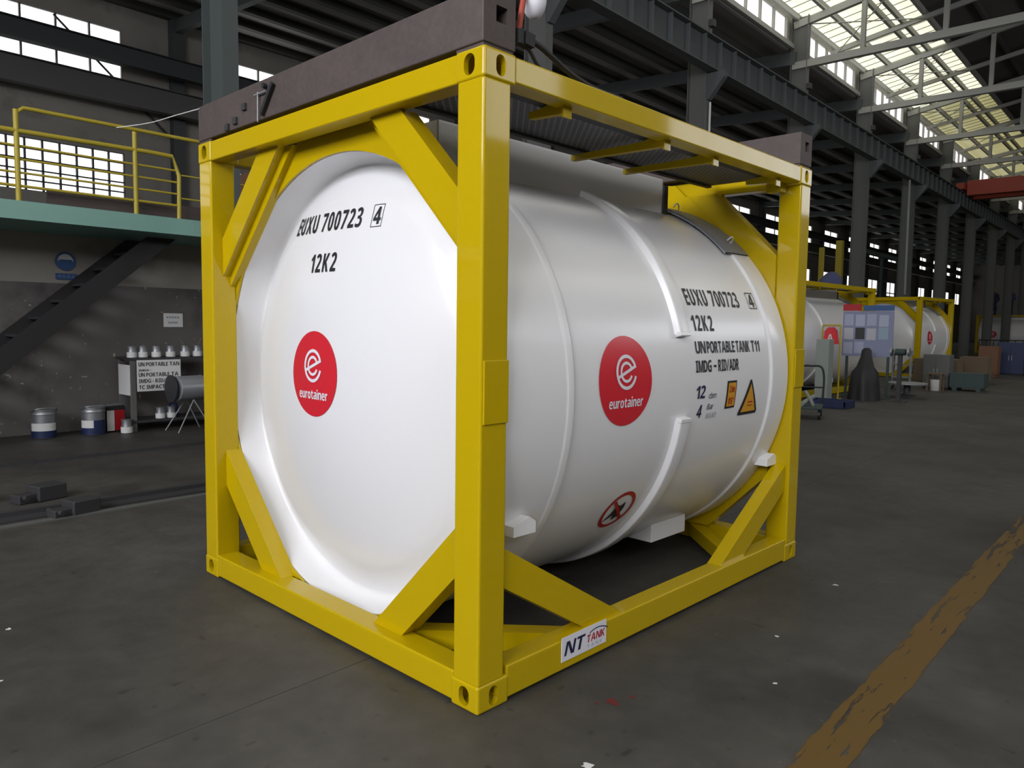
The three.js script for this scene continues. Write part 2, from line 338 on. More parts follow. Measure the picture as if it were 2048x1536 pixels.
  const cover = part(g, 'rear_cover', onX([[L - 0.50, RT + 0.01], [L - 0.50, RT + 0.03], [L - 0.2, RT + 0.03], [L - 0.2, RT + 0.01]], 24, (360 - 76) * deg, 34 * deg), M.galv);
  for (const a of [70, 47]) part(cover, 'handle', tube([V(-0.03, 0, 0), V(-0.03, 0, 0.035), V(0, 0, 0.045), V(0.03, 0, 0.035), V(0.03, 0, 0)], 0.005, 16, 6).rotateY(0.6).translate(0, 0, RT + 0.03).rotateX(-a * deg).translate(L - 0.36, YC, ZC), M.sticker);
  // walkway
  part(g, 'walkway_grating', bx(0.2, L - 0.2, 2.53, 2.545, -0.62, -0.11), M.grating);
  part(g, 'walkway_edge', bx(0.2, L - 0.2, 2.515, 2.565, -0.655, -0.62), M.steelDark);
  part(g, 'walkway_edge', bx(0.2, L - 0.2, 2.508, 2.53, -0.2, -0.11), M.steelDark);
  const nb = marked ? [[0.545, 0.20], [1.33, 0.60], [1.82, 0.60], [2.6, 0.2]] : [[0.55, 0.2], [L * 0.45, 0.6], [L * 0.6, 0.6], [L - 0.4, 0.2]];
  for (const [x, len] of nb) {
    const b = part(g, 'walkway_bracket', extrudeXY([[-0.055, 2.488], [-0.055, 2.455], [-0.06 - len, 2.466], [-0.06 - len, 2.495], [-0.2, 2.497], [-0.15, 2.507], [-0.106, 2.507], [-0.106, 2.488]].map(([z, y]) => [-z, y]), 0.035).rotateY(Math.PI / 2).translate(x - 0.0175, 0, 0), Y);
    part(b, 'end_plate', bx(x - 0.028, x + 0.028, 2.438, 2.486, -0.06, -0.05), Y);
  }
  for (const e of [0, 1]) part(g, 'rail_gusset', bx(...(e ? [L - 0.245, L - 0.165] : [0.165, 0.245]), 2.43, 2.487, -0.2, -0.1), Y);
  // marks
  if (marked) {
    emblem(shell, lift => sideMap(1.026, 2.65, 0.003 + lift));
    emblem(front, lift => headMap(-1.338, 1.287, 0.003 + lift));
    const t = (p, name, txt, w, h, map, mat = M.print, font = 'bold', slant = 0, sp = 0) => part(p, name, wrap(fitted(txt, w, h, font, slant, sp), map), mat);
    const arc = d => RT * d * deg;
    t(shell, 'lettering', 'EUXU 700723', 0.62, arc(5.1), sideMap(1.705, 22.0), M.print, 'bold', 0, 0.1);
    t(shell, 'lettering', '4', 0.06, arc(4.3), sideMap(2.468, 22.4), M.print, 'bold');
    part(shell, 'digit_frame', wrap(merge([[0, 0.1, 0, 0.005], [0, 0.1, arc(5.4) - 0.005, arc(5.4)], [0, 0.005, 0, arc(5.4)], [0.095, 0.1, 0, arc(5.4)]].map(([a, b, c, d]) => poly([[a, c], [b, c], [b, d], [a, d]]))), sideMap(2.448, 21.9)), M.print);
    t(shell, 'lettering', '12K2', 0.23, arc(4.5), sideMap(1.7, 14.7), M.print, 'bold', 0, 0.16);
    for (const [w, a, b] of [['UN', 1.69, 1.8], ['PORTABLE', 1.815, 2.137], ['TANK', 2.155, 2.325], ['T11', 2.35, 2.458]]) t(shell, 'lettering', w, b - a, arc(3.35), sideMap(a, 8.5));
    t(shell, 'lettering', 'IMDG', 0.17, arc(3.3), sideMap(1.68, 3.35)); t(shell, 'lettering', '-', 0.03, 0.012, sideMap(1.875, 4.6)); t(shell, 'lettering', 'RID/ADR', 0.245, arc(3.3), sideMap(1.927, 3.35));
    t(shell, 'lettering', '12', 0.1, arc(3.5), sideMap(1.682, -3.7), M.navy, 'bold', 0.12);
    t(shell, 'lettering', '4', 0.05, arc(3.6), sideMap(1.712, -9.1), M.navy, 'bold', 0.12);
    t(shell, 'lettering', 'cbm', 0.085, arc(1.7), sideMap(1.825, -4.0), M.navy, 'regular', 0.2);
    t(shell, 'lettering', 'Bar', 0.07, arc(1.6), sideMap(1.818, -7.1), M.navy, 'regular', 0.2);
    t(shell, 'lettering', 'M.A.W.P.', 0.115, arc(1.6), sideMap(1.82, -9.7), M.greyPrint, 'regular', 0.2);
    const hz = part(shell, 'hazard_label', wrap(poly([[0.0, 0], [0.115, 0.002], [0.125, arc(8)], [0.012, arc(8)]]), sideMap(2.025, -7.6)), M.print, 'amber height warning label');
    part(hz, 'label_field', wrap(merge([poly([[0.012, 0.012], [0.104, 0.014], [0.112, arc(8) - 0.012], [0.022, arc(8) - 0.012]])]), sideMap(2.025, -7.6, 0.005)), M.amber);
    for (const [w, x, y] of [['2.6m', 0.035, 0.095], ["8'6\"", 0.03, 0.025]]) part(hz, 'lettering', wrap(fitted(w, 0.06, 0.04).translate(x, y, 0), sideMap(2.025, -7.6, 0.0065)), M.darkRed);
    const tri = part(shell, 'warning_triangle', wrap(poly([[0.006, 0], [0.235, 0.002], [0.243, 0.02], [0.14, 0.215], [0.124, 0.215], [0, 0.014]]), sideMap(2.2, -10.3)), M.print, 'amber triangular warning label');
    part(tri, 'label_field', wrap(poly([[0.028, 0.018], [0.215, 0.02], [0.132, 0.19]]), sideMap(2.2, -10.3, 0.005)), M.amber);
    part(tri, 'lettering', wrap(merge([poly([[0.1, 0.075], [0.165, 0.075], [0.165, 0.082], [0.1, 0.082]]), poly([[0.1, 0.055], [0.165, 0.055], [0.165, 0.06], [0.1, 0.06]])]), sideMap(2.2, -10.3, 0.0065)), M.darkRed);
    const no = part(shell, 'prohibition_sign', wrap(new THREE.RingGeometry(0.108, 0.132, 48, 1), sideMap(1.262, -34.4)), M.darkRed, 'red prohibition ring with struck-out black mark');
    part(no, 'mark', wrap(poly([[-0.035, 0.05], [0.0, 0.035], [0.03, 0.06], [0.045, 0.015], [0.035, -0.05], [0.0, -0.075], [-0.02, -0.03], [-0.085, -0.075], [-0.05, -0.015]]), sideMap(1.262, -34.4, 0.004)), M.print);
    part(no, 'strike', wrap(poly([[-0.085, 0.07], [-0.07, 0.085], [0.085, -0.07], [0.07, -0.085]]), sideMap(1.262, -34.4, 0.006)), M.darkRed);
    t(front, 'lettering', 'EUXU 700723', 0.66, 0.1, headMap(-1.722, 2.022), M.print, 'bold', 0, 0.1);
    t(front, 'lettering', '4', 0.052, 0.085, headMap(-0.973, 2.027), M.print, 'bold');
    part(front, 'digit_frame', wrap(merge([[0, 0.076, 0, 0.003], [0, 0.076, 0.108, 0.111], [0, 0.003, 0, 0.111], [0.073, 0.076, 0, 0.111]].map(([a, b, c, d]) => poly([[a, c], [b, c], [b, d], [a, d]]))), headMap(-0.985, 2.014)), M.print);
    t(front, 'lettering', '12K2', 0.25, 0.097, headMap(-1.46, 1.809), M.print, 'bold', 0, 0.16);
  } else {
    emblem(shell, lift => sideMap(1.026, 2.65, 0.003 + lift));
  }
}
{ // expanded metal: diamond relief
  const dm = texture(64, (u, v) => { const a = Math.abs(((u + v) % 1) - 0.5), b = Math.abs(((u - v + 1) % 1) - 0.5); return Math.min(a, b) < 0.16 ? 1 : 0.1; }, false, 1);
  dm.repeat.set(60, 12);
  const dc = texture(64, (u, v) => { const a = Math.abs(((u + v) % 1) - 0.5), b = Math.abs(((u - v + 1) % 1) - 0.5); return Math.min(a, b) < 0.16 ? [0.5, 0.5, 0.52] : [0.3, 0.3, 0.31]; }, true, 1);
  dc.repeat.set(60, 12);
  M.grating = std(0xffffff, 0.5, 0.3, { map: dc, bumpMap: dm, bumpScale: 0.004 });
}
const TURN = -2 * Math.PI / 180;
const main = thing('tank_container', 'large white tank in a bright yellow frame under the two grey beams', 'tank container', [0, 0, 0], TURN);
tankContainer(main, 2.991, true);

// grey beams lying across both ends of the frame
function liftingBeam(label, x0, holeSide) {
  const o = thing('lifting_beam', label, 'lifting beam', [x0 * Math.cos(TURN), 2.591, -x0 * Math.sin(TURN)], TURN, 'grey beams across the tank container');
  const B = g => { const b = new Brush(g); b.updateMatrixWorld(); return b; };
  let b = ev.evaluate(B(new RoundedBoxGeometry(0.176, 0.2, 2.42, 2, 0.006).translate(0.09, 0.112, -1.219)), B(new THREE.BoxGeometry(0.06, 0.06, 0.2).translate(0.1, 0.13, 0)), SUBTRACTION);
  const g = b.geometry; g.clearGroups(); g.setAttribute('uv', new THREE.BufferAttribute(new Float32Array(g.attributes.position.count * 2), 2)); metreUV(g, 1);
  part(o, 'beam_body', g, M.beamGrey);
  for (const z of [-0.09, -2.35]) part(o, 'foot_plate', bx(0.01, 0.17, 0, 0.014, z - 0.075, z + 0.075), M.beamGrey);
  return o;
}
const frontBeam = liftingBeam('grey-brown steel beam across the near end of the tank container', 0);
liftingBeam('grey-brown steel beam across the far end of the tank container', 2.811);
part(frontBeam, 'lever', merge([beam(V(-0.012, 0.165, -1.53), V(-0.012, 0.03, -1.65), 0.016, 0.022, V(0, 1, 1)), bar(V(-0.02, 0.17, -1.62), V(0.0, 0.17, -1.62), 0.014)]), M.black, 'dark locking lever');
part(frontBeam, 'locking_rod', merge([bar(V(-0.012, 0.15, -1.684), V(-0.012, 0.0, -1.688), 0.004), bar(V(-0.012, 0.14, -1.6), V(-0.012, 0.14, -1.72), 0.005)]), M.galv);
for (const [z, y] of [[-1.85, 0.105], [-1.955, 0.05], [-2.05, 0.03]]) part(frontBeam, 'hook_plate', bx(-0.012, 0.004, y - 0.015, y + 0.02, z - 0.02, z + 0.02), M.steelDark);
const K = (x, y, z) => V(x * Math.cos(TURN) + z * Math.sin(TURN), y, -x * Math.sin(TURN) + z * Math.cos(TURN)); // container point in the hall
{
  const h = thing('air_hose', 'red hose with a white ball hanging over the near corner of the tank frame', 'hose', [0, 0, 0]);
  part(h, 'hose', tube([K(0.3, 3.3, -0.1), K(0.285, 2.95, -0.06), K(0.25, 2.79, -0.05), K(0.235, 2.71, -0.05)], 0.012), M.craneRed, 'red hose');
  part(h, 'float_ball', new THREE.SphereGeometry(0.05, 20, 14).scale(1, 1.5, 1).translate(...K(0.335, 2.86, -0.06).toArray()), M.sticker, 'white oval ball');
  part(h, 'coupling', bar(K(0.235, 2.715, -0.05), K(0.235, 2.66, -0.05), 0.022, 12), M.black);
  const c = thing('power_cable', 'thick black cable sagging from the near grey beam over the top rail', 'cable');
  part(c, 'cable', tube([K(0.185, 2.72, -0.12), K(0.25, 2.712, -0.1), K(0.33, 2.69, -0.05), K(0.43, 2.665, -0.05), K(0.56, 2.625, -0.05), K(0.73, 2.601, -0.05), K(0.93, 2.6, -0.05)], 0.012, 48), M.rubber);
  part(c, 'cable', tube([K(0.28, 2.69, -0.07), K(0.31, 2.66, -0.06), K(0.36, 2.615, -0.06), K(0.42, 2.597, -0.07)], 0.008, 24), M.rubber);
  part(c, 'connector', beam(K(0.264, 2.695, -0.06), K(0.32, 2.69, -0.06), 0.045, 0.05), M.black);
  solo('guide_rope', 'thin pale rope running from the near grey beam towards the platform', 'rope', tube([K(0, 2.79, -2.40), K(0.0, 2.812, -2.75), K(0.0, 2.836, -3.15), K(-0.05, 2.87, -3.6)], 0.003, 24, 6), M.paper);
}

// ---------------------------------------------------------------- floor
const X0 = -12, X1 = 118, ZW = 9.4, ZA = 21.4;   // ends of the hall, partition and right wall, outer aisle wall
{
  const f = structure('floor', 'grey stained concrete floor');
  part(f, 'subfloor', bx(X0 - 0.3, X1 + 0.3, -0.4, -0.03, -ZA - 0.3, ZW + 0.3), M.concrete);
  const zs = [-ZA - 0.2, -14.2, -7.15, -0.735, 5.2, ZW + 0.2], xs = [X0 - 0.2, -0.9 - 6.1, 5.1, 17.1, 29.1, 41.1, 65.1, 89.1, X1 + 0.2];
  for (let i = 0; i + 1 < xs.length; i++) for (let k = 0; k + 1 < zs.length; k++)
    part(f, 'slab', metreUV(bx(xs[i] + 0.001, xs[i + 1] - 0.001, -0.03, 0, zs[k] + 0.002, zs[k + 1] - 0.002)), M.concrete);
  const line = new THREE.PlaneGeometry(0.18, 12, 1, 1).rotateX(-Math.PI / 2); 
  part(f, 'painted_line', line.rotateY(-Math.PI / 2).translate(0, 0.0015, 1.115), M.floorPaint, 'worn yellow floor line');
  const spots = [[0.47, 0.32, 0.028, M.oldRed], [0.56, 0.36, 0.012, M.oldRed], [0.42, 0.28, 0.01, M.oldRed], [-0.1, 0.43, 0.018, M.yellow], [-0.05, 0.48, 0.012, M.yellow], [0.03, 0.52, 0.022, M.paper], [1.6, 0.55, 0.012, M.paper], [1.1, 0.75, 0.01, M.paper], [2.6, 0.5, 0.014, M.paper], [-1.2, -1.7, 0.02, M.paper], [-1.0, -2.3, 0.016, M.paper]];
  for (const [x, z, r, m] of spots) {
    const n = 14, pts = []; for (let i = 0; i < n; i++) { const a = i / n * 2 * Math.PI, q = r * (0.5 + 0.8 * rnd()); pts.push([q * Math.cos(a), q * Math.sin(a)]); }
    part(f, 'paint_spot', poly(pts).rotateX(-Math.PI / 2).translate(x, 0.0012, z), m);
  }
  // steel track let into the floor, with its lip, and the edge strip by the wall
  const tr = thing('floor_track', 'dark steel track lying on the floor behind the tank container', 'track');
  part(tr, 'rail', merge([bx(-8, 9, 0, 0.045, -4.78, -4.72), bx(-8, 9, 0, 0.012, -4.72, -4.56)]), M.steelDark);
  part(tr, 'side_angle', bx(-8, 9, 0, 0.012, -4.47, -4.40), M.columnGrey);
  const ed = thing('edge_strip', 'thin steel edge strip on the floor near the paint shelf', 'edge strip');
  part(ed, 'angle', merge([bx(-8, 12, 0, 0.03, -7.15, -7.13), bx(-8, 12, 0, 0.006, -7.13, -7.08)]), M.steelDark);
}
function floorBlock(label, x, z, s, turn) {
  const o = thing('steel_block', label, 'steel block', [x, 0, z], turn, 'dark steel blocks by the floor track');
  part(o, 'block', rb(-0.11 * s, 0.11 * s, 0, 0.12 * s, -0.09 * s, 0.09 * s, 0.012), M.steelDark);
  part(o, 'clamp', merge([rb(-0.24 * s, -0.1 * s, 0, 0.07 * s, -0.06 * s, 0.06 * s, 0.01), bar(V(-0.2 * s, 0.05 * s, -0.1 * s), V(-0.2 * s, 0.05 * s, 0.1 * s), 0.02 * s)]), M.steelDark);
}
floorBlock('dark steel clamp block sitting on the floor track', 0.08, -4.52, 1, 0.2);
floorBlock('dark steel block beside the track, closer to the paint buckets', 0.05, -5.25, 1.1, 0.25);
floorBlock('flat dark steel block at the far end of the track blocks', -0.45, -5.45, 1, -0.3);

// ---------------------------------------------------------------- walls and windows
const rect = (x0, x1, y0, y1) => [[x0, y0], [x1, y0], [x1, y1], [x0, y1]];
let windows = 0;
// a glazed opening in a wall along x (z fixed; toward = +1 if the room lies at larger z)
function windowX(x0, x1, y0, y1, z, toward, nx, ny, pane, bars, label) {
  const w = structure(`window_${++windows}`, label);
  const dx = (x1 - x0) / nx, dy = (y1 - y0) / ny;
  const pg = new THREE.PlaneGeometry(dx - 0.02, dy - 0.02); if (toward < 0) pg.rotateY(Math.PI);
  for (let i = 0; i < nx; i++) for (let k = 0; k < ny; k++) part(w, 'pane', pg, pane).position.set(x0 + (i + 0.5) * dx, y0 + (k + 0.5) * dy, z);
  const b = 0.022;
  for (let i = 0; i <= nx; i++) part(w, 'mullion', bx(x0 + i * dx - b, x0 + i * dx + b, y0, y1, z + toward * 0.06 - 0.05, z + toward * 0.06 + 0.03), bars);
  for (let k = 0; k <= ny; k++) part(w, 'glazing_bar', bx(x0, x1, y0 + k * dy - b * 0.8, y0 + k * dy + b * 0.8, z + toward * 0.06 - 0.05, z + toward * 0.06 + 0.02), bars);
  return w;
}
const BAYS = [-9.4, -3.4, 2.6, 8.6, 14.5, 20.5, 26.5, 32.5, 38.5, 44.5, 50.5, 56.6, 62.6, 68.6, 74.6, 80.6, 86.6, 92.6, 98.6, 104.6, 110.6];
{ // partition under the platform: dark dado below, pale plaster above
  const wp = structure('wall_partition', 'low partition wall under the platform with dark dado');
  part(wp, 'plaster', metreUV(bx(X0, 6.2, 2.02, 2.82, -ZW - 0.2, -ZW)), M.plaster);
  part(wp, 'dado', metreUV(bx(X0, 6.2, 0, 2.02, -ZW - 0.2, -ZW + 0.004)), M.dado);
  // outer aisle wall with two rows of windows
  const wl = structure('wall_left', 'pale plaster outer wall of the aisle with two window rows'), holes = [];
  for (let i = 0; i < BAYS.length; i++) { const a = BAYS[i] + (i > 10 ? 0.7 : 1.1), b = BAYS[i] + (i > 10 ? 4 : 4.48); holes.push(rect(a, b, 4.95, 6.34), rect(a, b, 8.35, 9.8)); windowX(a, b, 4.95, 6.34, -ZA - 0.1, 1, i > 0 && i < 5 ? 8 : 2, i > 0 && i < 5 ? 5 : 1, M.glow, M.steelDark, `white lit window low on the aisle wall, bay ${i + 1}`); windowX(a, b, 8.35, 9.8, -ZA - 0.1, 1, i > 0 && i < 7 ? 4 : 2, 1, M.glow, M.columnGrey, `white lit window high on the aisle wall, bay ${i + 1}`); }
  part(wl, 'plaster', metreUV(extrudeXY(rect(X0, X1, 0, 10.9), 0.25, holes).translate(0, 0, -ZA - 0.25)), M.plaster);
  part(wl, 'stay_rod', bar(V(5.3, 9.7, -21.3), V(8.4, 7.0, -21.3), 0.03, 6), M.steelDark);
  for (const b of BAYS) part(wl, 'pilaster', bx(b - 0.18, b + 0.18, 0, 10.5, -ZA, -ZA + 0.25), M.girder);
}
{ // clerestory under the main roof
  const wc = structure('wall_clerestory', 'band of clerestory windows under the skylight roof'), holes = [], z = -7.3;
  for (let i = 0; i + 1 < BAYS.length; i++) { const a = BAYS[i] + 0.3, b = BAYS[i + 1] - 0.3; holes.push(rect(a, b, 9.92, 10.6)); windowX(a, b, 9.92, 10.6, z - 0.08, 1, i < 3 ? 1 : i < 9 ? 6 : i < 13 ? 3 : 1, 1, M.glowHigh, M.tie, `clerestory window band under the skylight, bay ${i + 1}`); }
  part(wc, 'sheeting', metreUV(extrudeXY(rect(X0, X1, 9.72, 10.75), 0.1, holes).translate(0, 0, z - 0.12)), M.sheet);
  part(wc, 'sill', bx(X0, X1, 9.74, 9.86, z, z + 0.12), M.tie);
  const wr = structure('wall_clerestory_right', 'sheet wall between right wall and main roof');
  part(wr, 'sheeting', metreUV(bx(X0, X1, 8.2, 10.75, 7.3, 7.4)), M.sheet);
}
{ // right wall, behind the camera, with tall windows
  const wr = structure('wall_right', 'grey wall with tall windows behind the camera');
  const open = [[-7.3, 0.1], [6.6, 10.6], [14.8, 26]], holes = open.map(([a, b]) => rect(a, b, 5.3, 7.7));
  part(wr, 'plaster', metreUV(extrudeXY(rect(X0, X1, 0, 8.3), 0.25, holes).translate(0, 0, ZW)), M.plaster);
  for (const [a, b] of open) windowX(a, b, 5.3, 7.7, ZW + 0.12, -1, Math.round((b - a) / 2), 1, M.glowHigh, M.columnGrey, 'tall white window on the right wall');
  part(wr, 'aisle_soffit', bx(X0, X1, 8.2, 8.3, 7.3, ZW + 0.25), M.roofSheet);
}
{ // end walls
  const wb = structure('wall_back', 'end wall behind the camera with large glazing');
  const g = extrudeXY(rect(-ZW - 0.25, ZA + 0.25, 0, 12.2), 0.25, [rect(-7.5, 5.5, 4.7, 9.3)]).rotateY(Math.PI / 2).translate(X0 - 0.0, 0, 0);
  part(wb, 'plaster', metreUV(g), M.plaster);
  const w = structure(`window_${++windows}`, 'large white end window behind the camera');
  for (let i = 0; i < 5; i++) for (let k = 0; k < 2; k++) part(w, 'pane', bx(X0 + 0.1, X0 + 0.11, 4.7 + k * 2.3 + 0.02, 4.7 + (k + 1) * 2.3 - 0.02, -5.5 + i * 2.6 + 0.02, -5.5 + (i + 1) * 2.6 - 0.02), M.glowHigh);
  const wf = structure('wall_front', 'dark far end wall of the hall');
  part(wf, 'plaster', metreUV(bx(X1, X1 + 0.25, 0, 12.2, -ZA - 0.25, ZW + 0.25)), M.sheet);
}

// ---------------------------------------------------------------- roof
{
  const c = structure('ceiling', 'dark steel roof with translucent skylight bands');
  const roofY = z => 11.85 - 0.165 * Math.abs(z);               // underside of the main roof
  const slope = (z0, z1, x0, x1, t, m, name) => {
    const g = extrudeXY([[z0, roofY(z0)], [z1, roofY(z1)], [z1, roofY(z1) + t], [z0, roofY(z0) + t]], x1 - x0).rotateY(-Math.PI / 2).translate(x1, 0, 0);
    g.scale(1, 1, 1); return part(c, name, g, m);
  };
  // rotateY(-90): (x, y, z) -> (-z, y, x): profile x becomes hall z, depth runs along -x
  for (const s of [-1, 1]) slope(s < 0 ? -4.55 : 0, s < 0 ? 0 : 4.55, X0, X1, 0.08, M.roofSheet, 'roof_sheet');
  for (const s of [-1, 1]) for (let x = X0, w; x < X1; x += w) {
    w = s < 0 && x >= 10 && x < 60 ? 1 : Math.min(s < 0 && x < 10 ? 11 : 6, X1 - x);
    const a = s < 0 ? -7.32 : 4.55, b = s < 0 ? -4.55 : 7.32;
    // corrugated translucent panel
    const n = w > 1 ? 2 : 6, pos = [], idx = [];
    for (let i = 0; i <= n; i++) { const xx = x + i / n * w, dy = 0.02 * (i % 2); for (const z of [a, b]) pos.push(xx, roofY(z) + 0.06 + dy, z); }
    for (let i = 0; i < n; i++) idx.push(2 * i, 2 * i + 1, 2 * i + 3, 2 * i, 2 * i + 3, 2 * i + 2);
    let g = new THREE.BufferGeometry(); g.setAttribute('position', new THREE.Float32BufferAttribute(pos, 3)); g.setIndex(idx); g = g.toNonIndexed(); g.computeVertexNormals();
    g.setAttribute('uv', new THREE.Float32BufferAttribute(new Float32Array(g.attributes.position.count * 2), 2));
    part(c, 'skylight_window_panel', g, x < 33.5 ? M.sky : M.skyShaded);
  }
  for (let x = X0 + 0.5; x < 40; x += 0.5) for (const s of [-1]) part(c, 'panel_lap', bx(-0.006, 0.006, -0.012, 0.012, -1.4, 1.4).rotateX(Math.atan(0.165) * (s < 0 ? -1 : 1)).translate(x, roofY(5.935) + 0.045, s * 5.935), M.tie);
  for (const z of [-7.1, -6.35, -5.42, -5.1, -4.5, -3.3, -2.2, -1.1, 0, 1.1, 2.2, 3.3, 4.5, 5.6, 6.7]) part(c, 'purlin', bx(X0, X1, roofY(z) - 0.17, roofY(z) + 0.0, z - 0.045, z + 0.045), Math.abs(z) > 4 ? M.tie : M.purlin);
  for (const b of BAYS) {
    part(c, 'tie_beam', bx(b - 0.09, b + 0.09, 9.12, 9.32, -7.2, 7.2), M.tie);
    for (const s of [-1, 1]) part(c, 'rafter', beam(V(b, roofY(7.2) - 0.28, s * 7.2), V(b, roofY(0) - 0.28, 0), 0.12, 0.2), M.tie);
    for (const z of [-5.25, -3.2, -1.1, 1.1, 3.2, 5.25]) part(c, 'truss_post', bx(b - 0.06, b + 0.06, 9.32, roofY(z) - 0.36, z - 0.06, z + 0.06), M.tie);
    // intermediate rafter and thin bracing rods half way along each bay
    part(c, 'rafter', beam(V(b + 3, roofY(7.2) - 0.25, -7.2), V(b + 3, roofY(0) - 0.25, 0), 0.09, 0.14), M.tie);
    part(c, 'bracing_rod', merge([bar(V(b, roofY(7) - 0.3, -7), V(b + 3, roofY(4.4) - 0.3, -4.4), 0.018, 6), bar(V(b, roofY(4.4) - 0.3, -4.4), V(b + 3, roofY(7) - 0.3, -7), 0.018, 6)]), M.tie);
  }
  // roof over the side aisle
  const ay = z => 9.75 - 0.06 * (z + 7.3);
  part(c, 'aisle_sheet', beam(V((X0 + X1) / 2, ay(-ZA) + 0.12, -ZA - 0.25), V((X0 + X1) / 2, ay(-7.2) + 0.12, -7.2), X1 - X0, 0.05), M.sheet);
  for (let z = -21.2; z < -7.3; z += 1.27) part(c, 'aisle_purlin', bx(X0, X1, ay(z) - 0.12, ay(z) + 0.08, z - 0.1, z + 0.1), M.purlin);
  for (const b of BAYS) part(c, 'aisle_rafter', beam(V(b, ay(-ZA) - 0.3, -ZA), V(b, ay(-7.1) - 0.3, -7.1), 0.2, 0.36), M.girder);
}

// ---------------------------------------------------------------- columns, crane girder, side beams
const ORD = [...'abcdefghijklmnopqrstuvwxyz'].map((_, i) => `${i + 1}th`); ORD.splice(0, 13, 'first', 'second', 'third', 'fourth', 'fifth', 'sixth', 'seventh', 'eighth', 'ninth', 'tenth', 'eleventh', 'twelfth', 'thirteenth');
{
  const hcol = merge([bx(-0.105, 0.105, 0, 10.6, -0.245, -0.225), bx(-0.105, 0.105, 0, 10.6, 0.225, 0.245), bx(-0.008, 0.008, 0, 10.6, -0.225, 0.225)]);
  const bracket = extrudeXY([[-0.24, 7.44], [-0.68, 7.44], [-0.68, 7.3], [-0.3, 6.85], [-0.24, 6.85]], 0.16).rotateY(Math.PI / 2).translate(-0.08, 0, 0);
  const plate = bx(-0.105, 0.105, 0, 0.03, -0.245, 0.245);
  BAYS.slice(2).forEach((b, i) => {
    const o = thing('steel_column', i ? `grey steel column carrying the crane girder, ${ORD[i]} from the platform end` : 'greenish grey steel column standing behind the near grey lifting beam', 'column', [b, 0, -7], 0, 'columns under the crane girder');
    part(o, 'shaft', hcol, i ? M.columnGrey : M.columnGreen);
    part(o, 'girder_bracket', bracket, M.girder); part(o, 'base_plate', plate, M.columnGrey);
    if (i === 2) part(o, 'conduit', bar(V(0.02, 6.1, 0.3), V(0.02, 6.8, 0.3), 0.025), M.paper, 'pale conduit');
    part(o, 'junction_box', rb(-0.08, 0.08, 8.5, 8.66, 0.245, 0.36, 0.01), M.steelDark);
  });
  const gd = thing('crane_girder', 'long dark crane girder with upright stiffeners along the column row', 'girder', [0, 7.47, -6.6]);
  part(gd, 'web', bx(X0, X1, 0, 0.68, -0.008, 0.008), M.girder);
  part(gd, 'flange', bx(X0, X1, 0.66, 0.69, -0.16, 0.16), M.girder);
  part(gd, 'flange', bx(X0, X1, -0.02, 0.01, -0.13, 0.13), M.girder);
  part(gd, 'crane_rail', bx(X0, X1, 0.69, 0.77, -0.03, 0.03), M.steelDark);
  const st = bx(-0.012, 0.012, 0.01, 0.66, -0.12, 0.12);
  for (let x = -11.65; x < 90; x += 0.75) part(gd, 'stiffener', st, M.girder).position.x = x;
  const ibeam = (h, w) => merge([bx(X0, X1, 0, 0.02, -w / 2, w / 2), bx(X0, X1, h - 0.02, h, -w / 2, w / 2), bx(X0, X1, 0.02, h - 0.02, -0.006, 0.006)]);
  solo('side_beam', 'dark steel beam crossing in front of the high left windows', 'beam', ibeam(0.52, 0.3), M.girder, [0, 8.56, -20.5]);
  solo('side_beam', 'grey brown steel beam below the high left windows', 'beam', ibeam(0.68, 0.3), M.columnGrey, [0, 7.5, -20.6]);
  solo('hanging_pipe', 'pale upright pipe hanging beneath the far crane girder', 'pipe', bar(V(31.0, 7.44, -6.6), V(31.15, 2.95, -6.6), 0.045), M.paleGreen);
  // red bridge crane far down the hall
  const br = thing('bridge_crane', 'red overhead bridge crane far down the hall', 'crane', [40.2, 8.26, 0]);
  for (const x of [0, 1.4]) part(br, 'bridge_beam', rb(x - 0.2, x + 0.2, -0.25, 0.45, -6.4, 6.4, 0.02), M.craneRed);
  for (const z of [-6.6, 6.6]) part(br, 'end_truck', rb(-0.7, 2.1, 0.0, 0.3, z - 0.18, z + 0.18, 0.02), M.craneRed);
  part(br, 'hoist', merge([rb(0.2, 1.2, -0.2, 0.3, -0.5, 0.5, 0.03), bar(V(0.7, -0.2, 0), V(0.7, -2.0, 0), 0.04)]), M.steelDark);
}

